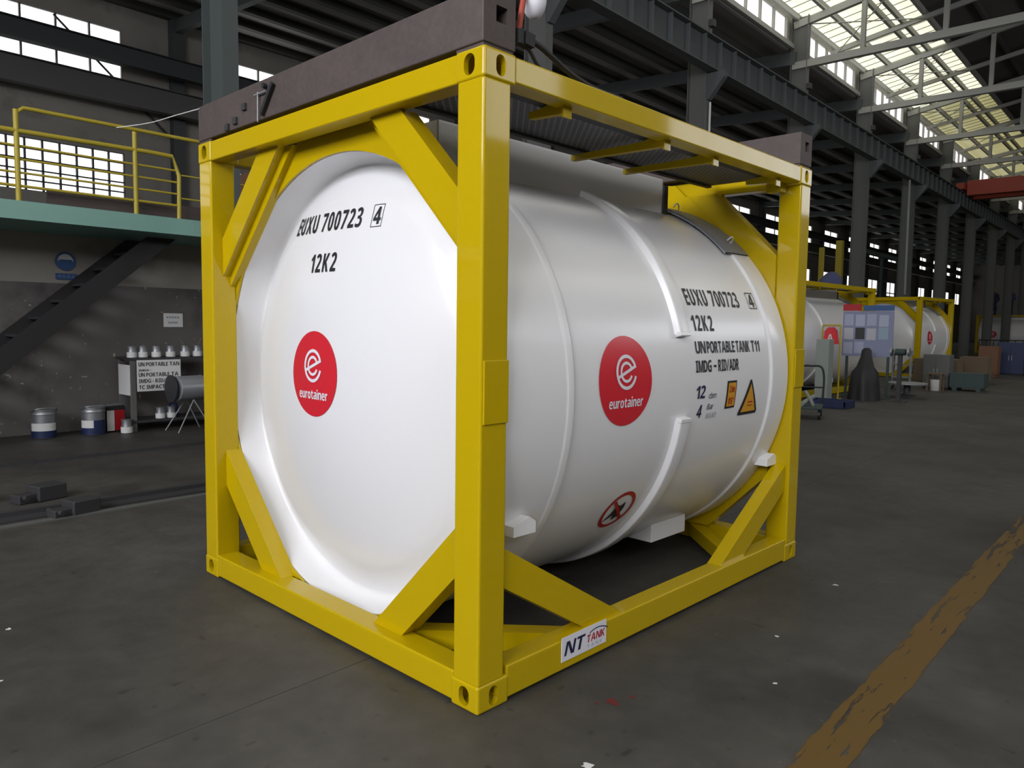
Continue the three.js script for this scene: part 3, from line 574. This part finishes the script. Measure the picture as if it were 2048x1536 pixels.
// ---------------------------------------------------------------- platform by the left wall
{
  const o = thing('mezzanine_platform', 'green edged steel platform with yellow handrails below the left windows', 'platform', [0, 0, 0]);
  part(o, 'edge_beam', bx(-8, 7.8, 2.67, 2.88, -8.03, -8.0), M.deckGreen);
  part(o, 'deck', bx(-8, 7.8, 2.84, 2.88, -ZW, -8.03), M.deckGreen);
  part(o, 'soffit', bx(-8, 7.8, 2.67, 2.69, -ZW, -8.03), M.deckGreen);
  part(o, 'toe_board', bx(1.02, 7.8, 2.88, 3.08, -8.2, -8.17), M.beamGrey);
  const R = 0.024, rail = (name, pts, r = R) => part(o, name, tube(pts, r, 40, 8), M.railYellow);
  part(o, 'post', bar(V(0.69, 2.88, -8.04), V(0.69, 3.9, -8.04), 0.03), M.railYellow); part(o, 'post', bar(V(1.985, 2.88, -8.04), V(1.985, 3.9, -8.04), 0.03), M.railYellow);
  rail('handrail', [V(0.69, 3.86, -8.04), V(0.70, 3.91, -8.04), V(0.78, 3.93, -8.04), V(1.0, 3.93, -8.04), V(1.985, 3.93, -8.04), V(5.4, 3.93, -8.04)]);
  rail('handrail', [V(-7.9, 3.66, -8.04), V(0, 3.66, -8.04), V(2.0, 3.68, -8.04), V(2.42, 3.68, -8.04), V(2.5, 3.66, -8.04), V(2.53, 3.58, -8.04), V(2.53, 2.88, -8.04)], 0.028);
  for (const y of [3.05, 3.2, 3.35, 3.5]) part(o, 'mid_rail', merge([bar(V(-7.9, y, -8.04), V(2.53, y, -8.04), y === 3.05 ? 0.018 : 0.014, 6)]), M.railYellow);
  for (const y of [3.15, 3.45]) part(o, 'mid_rail', bar(V(2.53, y, -8.04), V(7.7, y, -8.04), 0.012, 6), M.railYellow);
  for (const x of [-6.9, -5.0, -3.1, -1.2]) part(o, 'post', bar(V(x, 2.88, -8.04), V(x, 3.66, -8.04), 0.025), M.railYellow);
  for (const x of [-6, -1.6, 6.0]) part(o, 'stanchion', bx(x - 0.05, x + 0.05, 0, 2.67, -9.36, -9.27), M.deckGreen);
  // stair under the platform
  const s = thing('steel_stair', 'dark steel stair slanting up beneath the green platform', 'stair', [0, 0, 0]);
  for (const z of [-8.5, -9.2]) part(s, 'stringer', extrudeXY([[-0.467, 0], [2.68, 2.655], [2.3, 2.655], [-0.85, 0]], 0.03).translate(0, 0, z - 0.015), M.black);
  for (let i = 1; i < 12; i++) { const y = 2.655 * i / 12; part(s, 'tread', bx(-0.12, 0.12, -0.015, 0.015, -9.18, -8.52).translate(-0.66 + y / 0.844, y, 0), M.steelDark); }
  const cr = thing('wooden_crate', 'brown wooden crate standing on the platform behind the yellow corner brace', 'crate', [4.1, 2.88, -8.65]);
  part(cr, 'box', rb(-0.3, 0.45, 0, 0.86, -0.3, 0.3, 0.01), M.wood); for (const y of [0.08, 0.75]) part(cr, 'batten', bx(-0.31, 0.46, y, y + 0.08, 0.3, 0.325), M.card);
}

// ---------------------------------------------------------------- signs, paint shelf, buckets
{
  const z = -ZW + 0.02;
  const s = thing('safety_sign', 'round blue safety sign on the wall over a blue caption strip', 'sign', [1.58, 2.32, z]);
  part(s, 'disc', new THREE.CylinderGeometry(0.125, 0.125, 0.012, 40).rotateX(Math.PI / 2), M.signBlue);
  part(s, 'pictogram', poly([...ringArc(0, 0.095, 0.0, Math.PI, 24)]).translate(0, 0.0, 0.008), M.paper, 'white head shape');
  part(s, 'mask_mark', poly([[-0.085, 0.02], [0.085, 0.02], [0.06, -0.06], [0, -0.085], [-0.06, -0.06]]).translate(0, 0, 0.01), M.signBlue);
  part(s, 'caption_strip', bx(-0.125, 0.13, -0.245, -0.165, -0.006, 0.006), M.signBlue);
  part(s, 'caption_mark', merge([0, 1, 2, 3].map(i => new THREE.RingGeometry(0.013, 0.02, 4).translate(-0.08 + i * 0.055, -0.205, 0.008))), M.greyPrint);
  const n = thing('paper_notice', 'white paper notice taped to the dark wall above the paint shelf', 'notice', [3.02, 1.44, z]);
  part(n, 'sheet', bx(-0.145, 0.145, 0, 0.205, -0.002, 0.002), M.paper);
  part(n, 'text_lines', merge([[0.13, 0.2, 0.028], [0.05, 0.15, 0.032]].flatMap(([y, w, h]) => Array.from({ length: 5 }, (_, i) => bx(-w / 2 + i * w / 5, -w / 2 + i * w / 5 + w / 7, y, y + h, 0.002, 0.003)))), M.greyPrint);

  const sh = thing('paint_shelf', 'dark steel shelf with paint pots and a stencil board by the wall', 'shelf', [2.16, 0, -8.98]);
  for (const x of [0.02, 1.28]) for (const zz of [-0.2, 0.2]) part(sh, 'leg', bx(x - 0.03, x + 0.03, 0, 1.0, zz - 0.03, zz + 0.03), M.columnGrey);
  part(sh, 'shelf_board', bx(-0.03, 1.33, 0.99, 1.02, -0.25, 0.25), M.steelDark); part(sh, 'shelf_board', bx(-0.03, 1.33, 0.12, 0.15, -0.25, 0.25), M.steelDark);
  part(sh, 'side_sheet', bx(-0.02, -0.012, 0.5, 0.92, -0.19, 0.19), M.paper);
  const bd = thing('stencil_board', 'white board with black UN PORTABLE TANK lettering hung on the paint shelf', 'board', [2.2, 0.56, -8.69]);
  part(bd, 'board', bx(0, 0.6, 0, 0.43, -0.006, 0.006), M.paper);
  const L = (t, x, y, w, h) => part(bd, 'lettering', fitted(t, w, h, 'bold').translate(x, y, 0.008), M.print);
  L('UN', 0.02, 0.345, 0.08, 0.055); L('PORTABLE', 0.12, 0.345, 0.3, 0.055); L('TAN', 0.445, 0.345, 0.135, 0.055); L('IMDG -', 0.02, 0.275, 0.17, 0.03); L('UN', 0.02, 0.2, 0.08, 0.055); L('PORTABLE', 0.12, 0.2, 0.32, 0.055); L('TA', 0.465, 0.2, 0.1, 0.055); L('IMDG - RID/', 0.02, 0.115, 0.36, 0.055); L('TC IMPACT', 0.02, 0.03, 0.35, 0.055);
  function pot(label, x, y, zz, s = 1, handle) {
    const o = thing('paint_pot', label, 'paint pot', [x, y, zz], rnd() * 3, 'paint pots on the shelf');
    part(o, 'can', lathe([[0, 0], [0.062 * s, 0], [0.064 * s, 0.004], [0.062 * s, 0.085 * s], [0.056 * s, 0.095 * s], [0.056 * s, 0.15 * s], [0.061 * s, 0.156 * s], [0.061 * s, 0.163 * s], [0, 0.163 * s]], 20), M.tinDull);
    part(o, 'label_band', new THREE.CylinderGeometry(0.0645 * s, 0.0645 * s, 0.07 * s, 20, 1, true).translate(0, 0.042 * s, 0), M.paper);
    if (handle) part(o, 'brush_handle', bar(V(0, 0.15, 0), V(0.07, 0.27, 0.02), 0.008), M.card);
  }
  const where = ['leftmost on the top shelf', 'second on the top shelf', 'third on the top shelf', 'fourth on the top shelf', 'fifth on the top shelf', 'sixth on the top shelf', 'last on the top shelf'];
  [2.19, 2.335, 2.52, 2.72, 2.93, 3.11, 3.26].forEach((x, i) => pot(`tin paint pot with white label, ${where[i]}${i > 3 ? ', brush inside' : ''}`, x, 1.02, -8.82, 1, i > 3));
  pot('tin paint pot under the stencil board, nearer the shelf leg', 2.55, 0.152, -8.8); pot('tin paint pot under the stencil board, nearer the drum', 2.7, 0.152, -8.8); pot('small tin paint pot on the floor between the shelf leg and red canister', 2.06, 0, -8.72, 1.15);
  const bc = solo('blue_can', 'dark blue can in the middle of the paint shelf', 'can', lathe([[0, 0], [0.06, 0], [0.06, 0.16], [0.05, 0.18], [0, 0.18]], 18), M.blue, [2.85, 0.152, -9.05]);

  function bucket(label, x, zz, s, lid) {
    const o = thing('paint_bucket', label, 'bucket', [x, 0, zz], 0, 'paint buckets on the floor');
    part(o, 'pail', lathe([[0, 0], [0.135 * s, 0], [0.14 * s, 0.01], [0.142 * s, 0.3 * s], [0.15 * s, 0.305 * s], [0.15 * s, 0.32 * s], [0.143 * s, 0.325 * s], [0.143 * s, 0.36 * s], [0.15 * s, 0.365 * s], [0.15 * s, 0.375 * s], [0.135 * s, 0.375 * s], [0.13 * s, 0.34 * s], [0, 0.34 * s]], 28), M.tinDull);
    part(o, 'blue_band', new THREE.CylinderGeometry(0.1435 * s, 0.1415 * s, 0.09 * s, 28, 1, true).translate(0, 0.055 * s, 0), M.blue);
    part(o, 'label_band', new THREE.CylinderGeometry(0.1438 * s, 0.1435 * s, 0.1 * s, 28, 1, true, lid ? -1.6 : -1.5, lid ? 1.3 : 2.4).translate(0, 0.15 * s, 0), M.paper);
    if (lid) part(o, 'blue_patch', new THREE.CylinderGeometry(0.1438 * s, 0.1435 * s, 0.1 * s, 28, 1, true, -0.3, 1.9).translate(0, 0.15 * s, 0), M.blue);
    part(o, 'bail', tube([V(-0.15 * s, 0.33 * s, 0), V(-0.13 * s, 0.38 * s, 0.1), V(0, 0.40 * s, 0.15), V(0.13 * s, 0.38 * s, 0.1), V(0.15 * s, 0.33 * s, 0)], 0.004, 20, 6), M.tin);
  }
  bucket('metal paint bucket with white label, standing alone by the dirty wall', 1.14, -9.0, 1, false);
  bucket('metal paint bucket with blue and white label beside the red canister', 1.7, -8.9, 1, true);
  const rc = thing('solvent_canister', 'rectangular tin canister with red, white and black front beside the bucket', 'canister', [1.99, 0, -9.03], 0.1);
  part(rc, 'tin', rb(-0.12, 0.12, 0, 0.36, -0.1, 0.1, 0.012), M.black); part(rc, 'white_panel', bx(-0.119, -0.02, 0.02, 0.3, 0.1, 0.102), M.paper); part(rc, 'red_panel', bx(-0.02, 0.119, 0.02, 0.3, 0.1, 0.102), M.darkRed); part(rc, 'lid', rb(-0.115, 0.115, 0.36, 0.38, -0.095, 0.095, 0.006), M.tinDull);

  const dr = thing('drum_on_trestle', 'small grey metal drum lying on a thin rod trestle in front of the shelf', 'drum', [2.78, 0, -8.42]);
  part(dr, 'drum', lathe([[0, -0.2], [0.17, -0.2], [0.178, -0.195], [0.172, -0.185], [0.172, 0.185], [0.178, 0.195], [0.17, 0.2], [0, 0.2]], 32).rotateZ(Math.PI / 2).rotateY(0.15).translate(0, 0.6, 0), M.drumGrey);
  part(dr, 'rear_plate', new THREE.CylinderGeometry(0.19, 0.19, 0.015, 28).rotateZ(Math.PI / 2).translate(-0.24, 0.6, 0), M.steelDark);
  for (const [x, zz] of [[-0.24, 0.2], [0.25, 0.2], [-0.24, -0.2], [0.25, -0.2]]) part(dr, 'leg', bar(V(0.02, 0.44, zz > 0 ? 0.12 : -0.12), V(x, 0, zz), 0.009), M.galv);
}

// ---------------------------------------------------------------- further down the hall
function farTank(label, x, z, turn, L) { const o = thing('tank_container', label, 'tank container', [x, 0, z], turn, 'tank containers further down the hall'); tankContainer(o, L, false); return o; }
farTank('long white tank in a yellow frame behind the notice board', 12.65, -4.36, -3 * Math.PI / 180, 6.058);
const farC = farTank('short white tank with large red emblem in a yellow frame, beyond the notice board', 24.3, -4.32, -6 * Math.PI / 180, 2.991);
farTank('distant white tank in a yellow frame by the far wall', 57.7, -8.9, -Math.PI / 2, 6.058);

{ // notice board on two legs
  const o = thing('notice_board', 'pale blue notice board on two legs covered with paper sheets', 'notice board', [16, 0, -3.4]);
  part(o, 'board', rb(-0.02, 0.02, 0.93, 1.95, -0.54, 0.54, 0.006), M.paperBlue);
  for (const z of [-0.42, 0.46]) { part(o, 'leg', bx(-0.025, 0.025, 0, 0.93, z - 0.025, z + 0.025), M.teal); part(o, 'foot', bx(-0.2, 0.2, 0, 0.04, z - 0.03, z + 0.03), M.teal); }
  part(o, 'header_strip', bx(-0.03, 0.0, 1.96, 2.11, -0.54, -0.15), M.darkRed, 'red header strip'); part(o, 'header_strip', bx(-0.03, 0.0, 1.96, 2.08, -0.1, 0.54), M.signBlue, 'blue header strip');
  const mats = [std(lin(0.36, 0.39, 0.52), 0.8), std(lin(0.45, 0.45, 0.5), 0.8), std(lin(0.4, 0.43, 0.55), 0.8), std(lin(0.28, 0.38, 0.46), 0.8)];
  for (let r = 0; r < 3; r++) for (let c = 0; c < 4; c++) { if (r === 2 && c > 1) continue; const h = 0.26, w = 0.2; const y = 1.62 - r * 0.31 + (rnd() - 0.5) * 0.03, z = -0.4 + c * 0.245 + (rnd() - 0.5) * 0.02; part(o, 'sheet', bx(-0.024, -0.021, y, y + h, z - w / 2, z + w / 2), r === 1 && c === 1 ? M.steelDark : mats[(r + c * 2) % 4]); }
}
{ // covered machine
  const n = 40, g = lathe([[0.33, 0], [0.32, 0.1], [0.3, 0.35], [0.27, 0.6], [0.18, 0.72], [0.11, 0.95], [0.1, 1.08], [0.06, 1.13], [0, 1.14]], n);
  const p = g.attributes.position; for (let i = 0; i < p.count; i++) { const a = Math.atan2(p.getZ(i), p.getX(i)), k = 1 + 0.07 * Math.sin(7 * a) * (1 - p.getY(i) / 1.2); p.setX(i, p.getX(i) * k + 0.12 * Math.max(0, p.getY(i) - 0.6)); p.setZ(i, p.getZ(i) * k); } g.computeVertexNormals();
  solo('covered_machine', 'black cloth covered machine standing in front of the notice board', 'machine', g, M.black, [15.45, 0, -3.25]);
}
{ // trolley, panel and workshop clutter along the hall
  const t = thing('push_trolley', 'dark tubular push trolley beside the right yellow post', 'trolley', [11.3, 0, -2.9], 0.3);
  part(t, 'platform', rb(-0.45, 0.3, 0.17, 0.21, -0.22, 0.22, 0.01), M.teal);
  part(t, 'handle', tube([V(0.28, 0.2, -0.2), V(0.3, 0.75, -0.2), V(0.3, 0.87, -0.15), V(0.3, 0.88, 0), V(0.3, 0.87, 0.15), V(0.3, 0.75, 0.2), V(0.28, 0.2, 0.2)], 0.018, 40), M.black);
  part(t, 'cross_bar', bar(V(0.29, 0.5, -0.2), V(0.29, 0.5, 0.2), 0.014), M.black);
  for (const [x, z] of [[-0.36, -0.18], [-0.36, 0.18], [0.22, -0.18], [0.22, 0.18]]) part(t, 'wheel', new THREE.CylinderGeometry(0.08, 0.08, 0.04, 18).rotateX(Math.PI / 2).translate(x, 0.08, z), M.rubber);
  part(t, 'load_bundle', merge([bar(V(-0.4, 0.25, -0.1), V(0.2, 0.34, 0.05), 0.04), bar(V(-0.4, 0.25, 0.08), V(0.22, 0.42, -0.08), 0.03)]), M.paleGreen);
  const pn = thing('leaning_panel', 'tall narrow pale panel standing behind the push trolley', 'panel', [14.0, 0, -3.62]);
  part(pn, 'panel', rb(-0.15, 0.15, 0.02, 1.33, -0.13, 0.13, 0.01), M.paleGreen); part(pn, 'base', rb(-0.18, 0.18, 0, 0.02, -0.16, 0.16, 0.005), M.steelDark);
  const rbg = thing('red_tool_bag', 'red tool bag with a white letter A hanging on a yellow stand', 'bag', [14.75, 0, -3.75]);
  part(rbg, 'stand', merge([bar(V(0, 0, -0.2), V(0, 1.62, -0.2), 0.02), bar(V(0, 0, 0.18), V(0, 1.62, 0.18), 0.02), bar(V(0, 1.62, -0.2), V(0, 1.62, 0.18), 0.02), bar(V(-0.2, 0.02, -0.2), V(0.2, 0.02, -0.2), 0.02), bar(V(-0.2, 0.02, 0.18), V(0.2, 0.02, 0.18), 0.02)]), M.railYellow);
  part(rbg, 'bag', extrudeXY([[-0.16, 1.2], [0.16, 1.22], [0.12, 1.5], [0.05, 1.58], [-0.05, 1.58], [-0.12, 1.5]], 0.1).rotateY(-Math.PI / 2), M.red); part(rbg, 'lettering', fitted('A', 0.13, 0.16).rotateY(-Math.PI / 2).translate(-0.105, 1.27, -0.065), M.paper);
  const tray = thing('blue_tray', 'flat blue tray on the floor beside the tall narrow panel', 'tray', [13.3, 0, -3.2]);
  part(tray, 'tray_base', rb(-0.3, 0.3, 0.0, 0.03, -0.4, 0.35, 0.01), M.blue); for (const z of [-0.39, 0.34]) part(tray, 'lip', bx(-0.3, 0.3, 0.03, 0.14, z - 0.01, z + 0.01), M.blue); for (const x of [-0.29, 0.29]) part(tray, 'lip', bx(x - 0.01, x + 0.01, 0.03, 0.14, -0.4, 0.35), M.blue);
  const rt = thing('round_work_table', 'low round metal turntable beside the covered machine', 'turntable', [16.9, 0, -2.75]);
  part(rt, 'top', new THREE.CylinderGeometry(0.42, 0.42, 0.03, 36).translate(0, 0.32, 0), M.galv); part(rt, 'stem', lathe([[0.25, 0], [0.2, 0.05], [0.07, 0.08], [0.07, 0.3], [0.16, 0.31]], 20), M.steelDark);
  const gr = thing('bench_grinder', 'small bench grinder on a post in front of the notice board', 'grinder', [15.45, 0, -2.55]);
  part(gr, 'pedestal', merge([bx(-0.04, 0.04, 0.02, 1.0, -0.04, 0.04), bx(-0.15, 0.15, 0, 0.02, -0.15, 0.15)]), M.steelDark); part(gr, 'motor', new THREE.CylinderGeometry(0.07, 0.07, 0.2, 20).rotateX(Math.PI / 2).translate(0, 1.07, 0), M.teal);
  for (const z of [-0.17, 0.17]) part(gr, 'wheel', new THREE.CylinderGeometry(0.09, 0.09, 0.03, 24).rotateX(Math.PI / 2).translate(0, 1.07, z), M.tinDull);
  const wc = thing('tool_cart', 'tubular tool cart with baskets below the short white tank', 'cart', [19.5, 0, -3.55], 0.2);
  for (const [x, z] of [[-0.3, -0.2], [-0.3, 0.2], [0.3, -0.2], [0.3, 0.2]]) { part(wc, 'leg', bar(V(x, 0.1, z), V(x, 0.95, z), 0.018), M.galv); part(wc, 'wheel', new THREE.CylinderGeometry(0.06, 0.06, 0.03, 14).rotateX(Math.PI / 2).translate(x, 0.06, z), M.rubber); }
  for (const y of [0.3, 0.62, 0.92]) part(wc, 'tray', merge([bx(-0.32, 0.32, y, y + 0.015, -0.22, 0.22), bx(-0.32, 0.32, y, y + 0.08, 0.21, 0.22), bx(-0.32, 0.32, y, y + 0.08, -0.22, -0.21)]), M.paleGreen);
  function cabinet(label, x, z, w, h, d, m, turn = 0) { const o = thing('storage_cabinet', label, 'cabinet', [x, 0, z], turn); part(o, 'body', rb(-d / 2, d / 2, 0.04, h, -w / 2, w / 2, 0.012), m); part(o, 'plinth', bx(-d / 2 + 0.02, d / 2 - 0.02, 0, 0.04, -w / 2 + 0.02, w / 2 - 0.02), M.black); for (const s of [-1, 1]) { const dr = part(o, 'door', rb(-d / 2 - 0.012, -d / 2, 0.08, h - 0.05, s > 0 ? 0.006 : -w / 2 + 0.02, s > 0 ? w / 2 - 0.02 : -0.006, 0.003), m); part(dr, 'handle', bx(-d / 2 - 0.03, -d / 2 - 0.012, h * 0.45, h * 0.6, s * 0.04 - 0.008, s * 0.04 + 0.008), M.tinDull); } return o; }
  cabinet('grey low cabinet behind the white bucket stool', 20.4, -2.9, 0.62, 0.9, 0.5, M.columnGrey);
  cabinet('dark blue cabinet at the end of the clutter row', 29.5, -2.6, 0.8, 1.15, 0.5, M.blue);
  function crate(label, x, z, w, h, d, m, turn = 0) { const o = thing('storage_crate', label, 'crate', [x, 0, z], turn); part(o, 'floor_board', bx(-d / 2, d / 2, 0.08, 0.1, -w / 2, w / 2), m); for (const s of [-1, 1]) { part(o, 'side', bx(-d / 2, d / 2, 0.1, h, s * w / 2 - 0.012, s * w / 2 + 0.012), m); part(o, 'side', bx(s * d / 2 - 0.012, s * d / 2 + 0.012, 0.1, h, -w / 2, w / 2), m); part(o, 'skid', bx(-d / 2, d / 2, 0, 0.08, s * w * 0.35 - 0.05, s * w * 0.35 + 0.05), m); } part(o, 'lid', rb(-d / 2, d / 2, h, h + 0.03, -w / 2, w / 2, 0.004), m); return o; }
  crate('dark green crate on the floor beside the grey cabinet', 20.3, -2.15, 0.75, 0.42, 0.6, M.teal);
  crate('brown cardboard box stacked past the dark crate', 23.5, -2.6, 0.7, 0.75, 0.6, M.card);
  crate('reddish brown crate standing before the dark blue cabinet', 27.6, -2.95, 0.55, 1.0, 0.5, M.wood);
  crate('low yellow crate at the edge of the aisle', 30.2, -1.75, 0.6, 0.35, 0.5, M.railYellow);
  crate('wide brown crate behind the dark green crate', 22.2, -3.3, 1.1, 0.7, 0.7, M.card);
  const ws = thing('bucket_stool', 'white bucket under a small wooden stool by the grey cabinet', 'stool', [19.5, 0, -2.75]);
  part(ws, 'seat', rb(-0.18, 0.18, 0.42, 0.46, -0.18, 0.18, 0.01), M.card); for (const [x, z] of [[-0.15, -0.15], [-0.15, 0.15], [0.15, -0.15], [0.15, 0.15]]) part(ws, 'leg', bx(x - 0.02, x + 0.02, 0, 0.42, z - 0.02, z + 0.02), M.card); part(ws, 'bucket', lathe([[0, 0], [0.1, 0], [0.12, 0.28], [0.115, 0.28], [0.095, 0.02], [0, 0.02]], 20), M.paper);
  const fe = thing('barrier_fence', 'low dark barrier fence before the distant tank', 'fence', [44, 0, -4.6]);
  for (const y of [0.35, 1.05]) part(fe, 'rail', bar(V(0, y, -1.6), V(0, y, 1.6), 0.03), M.black); for (let z = -1.6; z <= 1.61; z += 0.32) part(fe, 'bar', bar(V(0, 0, z), V(0, 1.05, z), 0.022), M.black);
  // teal service gantry and yellow uprights behind the long tank
  const ga = thing('service_gantry', 'teal steel service gantry rising behind the tanks', 'gantry', [31.6, 0, -8.4]);
  for (const x of [0, 2.6, 5.2]) part(ga, 'post', bx(x - 0.05, x + 0.05, 0, 4.9, -0.05, 0.05), M.teal);
  part(ga, 'beam', bx(-0.1, 5.3, 4.72, 4.9, -0.07, 0.07), M.teal); for (const y of [3.2, 3.7]) part(ga, 'guard_rail', bar(V(-3, y, 0), V(5.2, y, 0), 0.025), M.teal);
  for (const x of [-3, -1.5]) part(ga, 'rail_post', bar(V(x, 0, 0), V(x, 3.7, 0), 0.03), M.teal);
  const yp = (label, x, z, y1, r) => solo('yellow_upright', label, 'post', bx(-r, r, 0, y1, -r, r), M.railYellow, [x, 0, z]);
  yp('thick yellow upright rising behind the white tanks', 26.7, -7.7, 4.75, 0.11); yp('thin yellow upright rising behind the white tanks', 24.9, -7.7, 4.35, 0.07);
  // blue tarpaulin heap on the long tank
  const tp = new THREE.SphereGeometry(0.36, 24, 12, 0, Math.PI * 2, 0, Math.PI / 2).scale(1.0, 0.85, 0.7); { const q = tp.attributes.position; for (let i = 0; i < q.count; i++) { const k = 1 + 0.12 * Math.sin(9 * q.getX(i) + 4 * q.getZ(i)); q.setXYZ(i, q.getX(i) * k, q.getY(i) * k, q.getZ(i) * k); } tp.computeVertexNormals(); }
  solo('tarpaulin_heap', 'dark blue tarpaulin heap lying on top of the long white tank', 'tarpaulin', tp, M.blueCloth, [16.6, 2.59, -4.5]);
}
// workers on the distant tank: one continuous body each
function body(joints, bones, res, box) {
  const mc = new MarchingCubes(res, std(0xffffff), false, false, 60000); mc.isolation = 0; mc.field.fill(-1);
  const half = res / 2, sz = box.s, seg = (p, a, b, ra, rb) => { const ab = b.clone().sub(a), t = Math.max(0, Math.min(1, p.clone().sub(a).dot(ab) / ab.lengthSq())); return p.distanceTo(a.clone().addScaledVector(ab, t)) - (ra + (rb - ra) * t); };
  for (let z = 0; z < res; z++) for (let y = 0; y < res; y++) for (let x = 0; x < res; x++) {
    const p = V((x - half) / half * sz + box.c.x, (y - half) / half * sz + box.c.y, (z - half) / half * sz + box.c.z);
    let e = 0; const k = 26; for (const [a, b] of bones) e += Math.exp(-k * seg(p, joints[a][0], joints[b][0], joints[a][1], joints[b][1]));
    mc.field[x + y * res + z * res * res] = Math.log(e) / k;
  }
  mc.update(); const n = mc.count, g = new THREE.BufferGeometry();
  g.setAttribute('position', new THREE.BufferAttribute(mc.positionArray.slice(0, n * 3), 3)); g.setAttribute('normal', new THREE.BufferAttribute(mc.normalArray.slice(0, n * 3), 3));
  g.setAttribute('uv', new THREE.BufferAttribute(new Float32Array(n * 2), 2));
  return g.scale(sz, sz, sz).translate(box.c.x, box.c.y, box.c.z);
}
{
  const J = { head: [V(0, 1.62, -0.02), 0.1], neck: [V(0, 1.45, 0), 0.06], chest: [V(0, 1.28, 0.02), 0.16], hip: [V(0, 0.95, 0), 0.15], sl: [V(-0.19, 1.38, 0), 0.075], sr: [V(0.19, 1.38, 0), 0.075], el: [V(-0.28, 1.12, 0.02), 0.055], er: [V(0.28, 1.12, 0.02), 0.055], wl: [V(-0.2, 0.95, -0.2), 0.045], wr: [V(0.2, 0.95, -0.2), 0.045], kl: [V(-0.11, 0.5, -0.03), 0.08], kr: [V(0.11, 0.5, 0.02), 0.08], al: [V(-0.12, 0.09, 0.02), 0.055], ar: [V(0.12, 0.09, 0.05), 0.055], tl: [V(-0.13, 0.05, -0.14), 0.05], tr: [V(0.13, 0.05, -0.11), 0.05] };
  const g = body(J, [['head', 'neck'], ['neck', 'chest'], ['chest', 'hip'], ['chest', 'sl'], ['chest', 'sr'], ['sl', 'el'], ['sr', 'er'], ['el', 'wl'], ['er', 'wr'], ['hip', 'kl'], ['hip', 'kr'], ['kl', 'al'], ['kr', 'ar'], ['al', 'tl'], ['ar', 'tr']], 56, { c: V(0, 0.88, 0), s: 0.95 });
  const helmet = new THREE.SphereGeometry(0.128, 18, 10, 0, Math.PI * 2, 0, Math.PI / 2).translate(0, 1.64, -0.02);
  const P = (label, x, y, z, turn) => { const o = thing('person', label, 'person', [x, y, z], turn, 'workers in yellow helmets'); part(o, 'body', g, M.blueCloth); part(o, 'face', new THREE.SphereGeometry(0.075, 14, 10).scale(1, 1.2, 0.7).translate(0, 1.6, -0.075), M.skin); part(o, 'helmet', helmet, M.railYellow); };
  P('worker in dark clothes and yellow helmet on the distant tank, nearer the columns', 58.06, 2.567, -8.0, 2.0);
  P('worker in dark clothes and yellow helmet on the distant tank, nearer the aisle', 58.06, 2.567, -7.05, 1.2);
}

renderer.render(scene, camera);
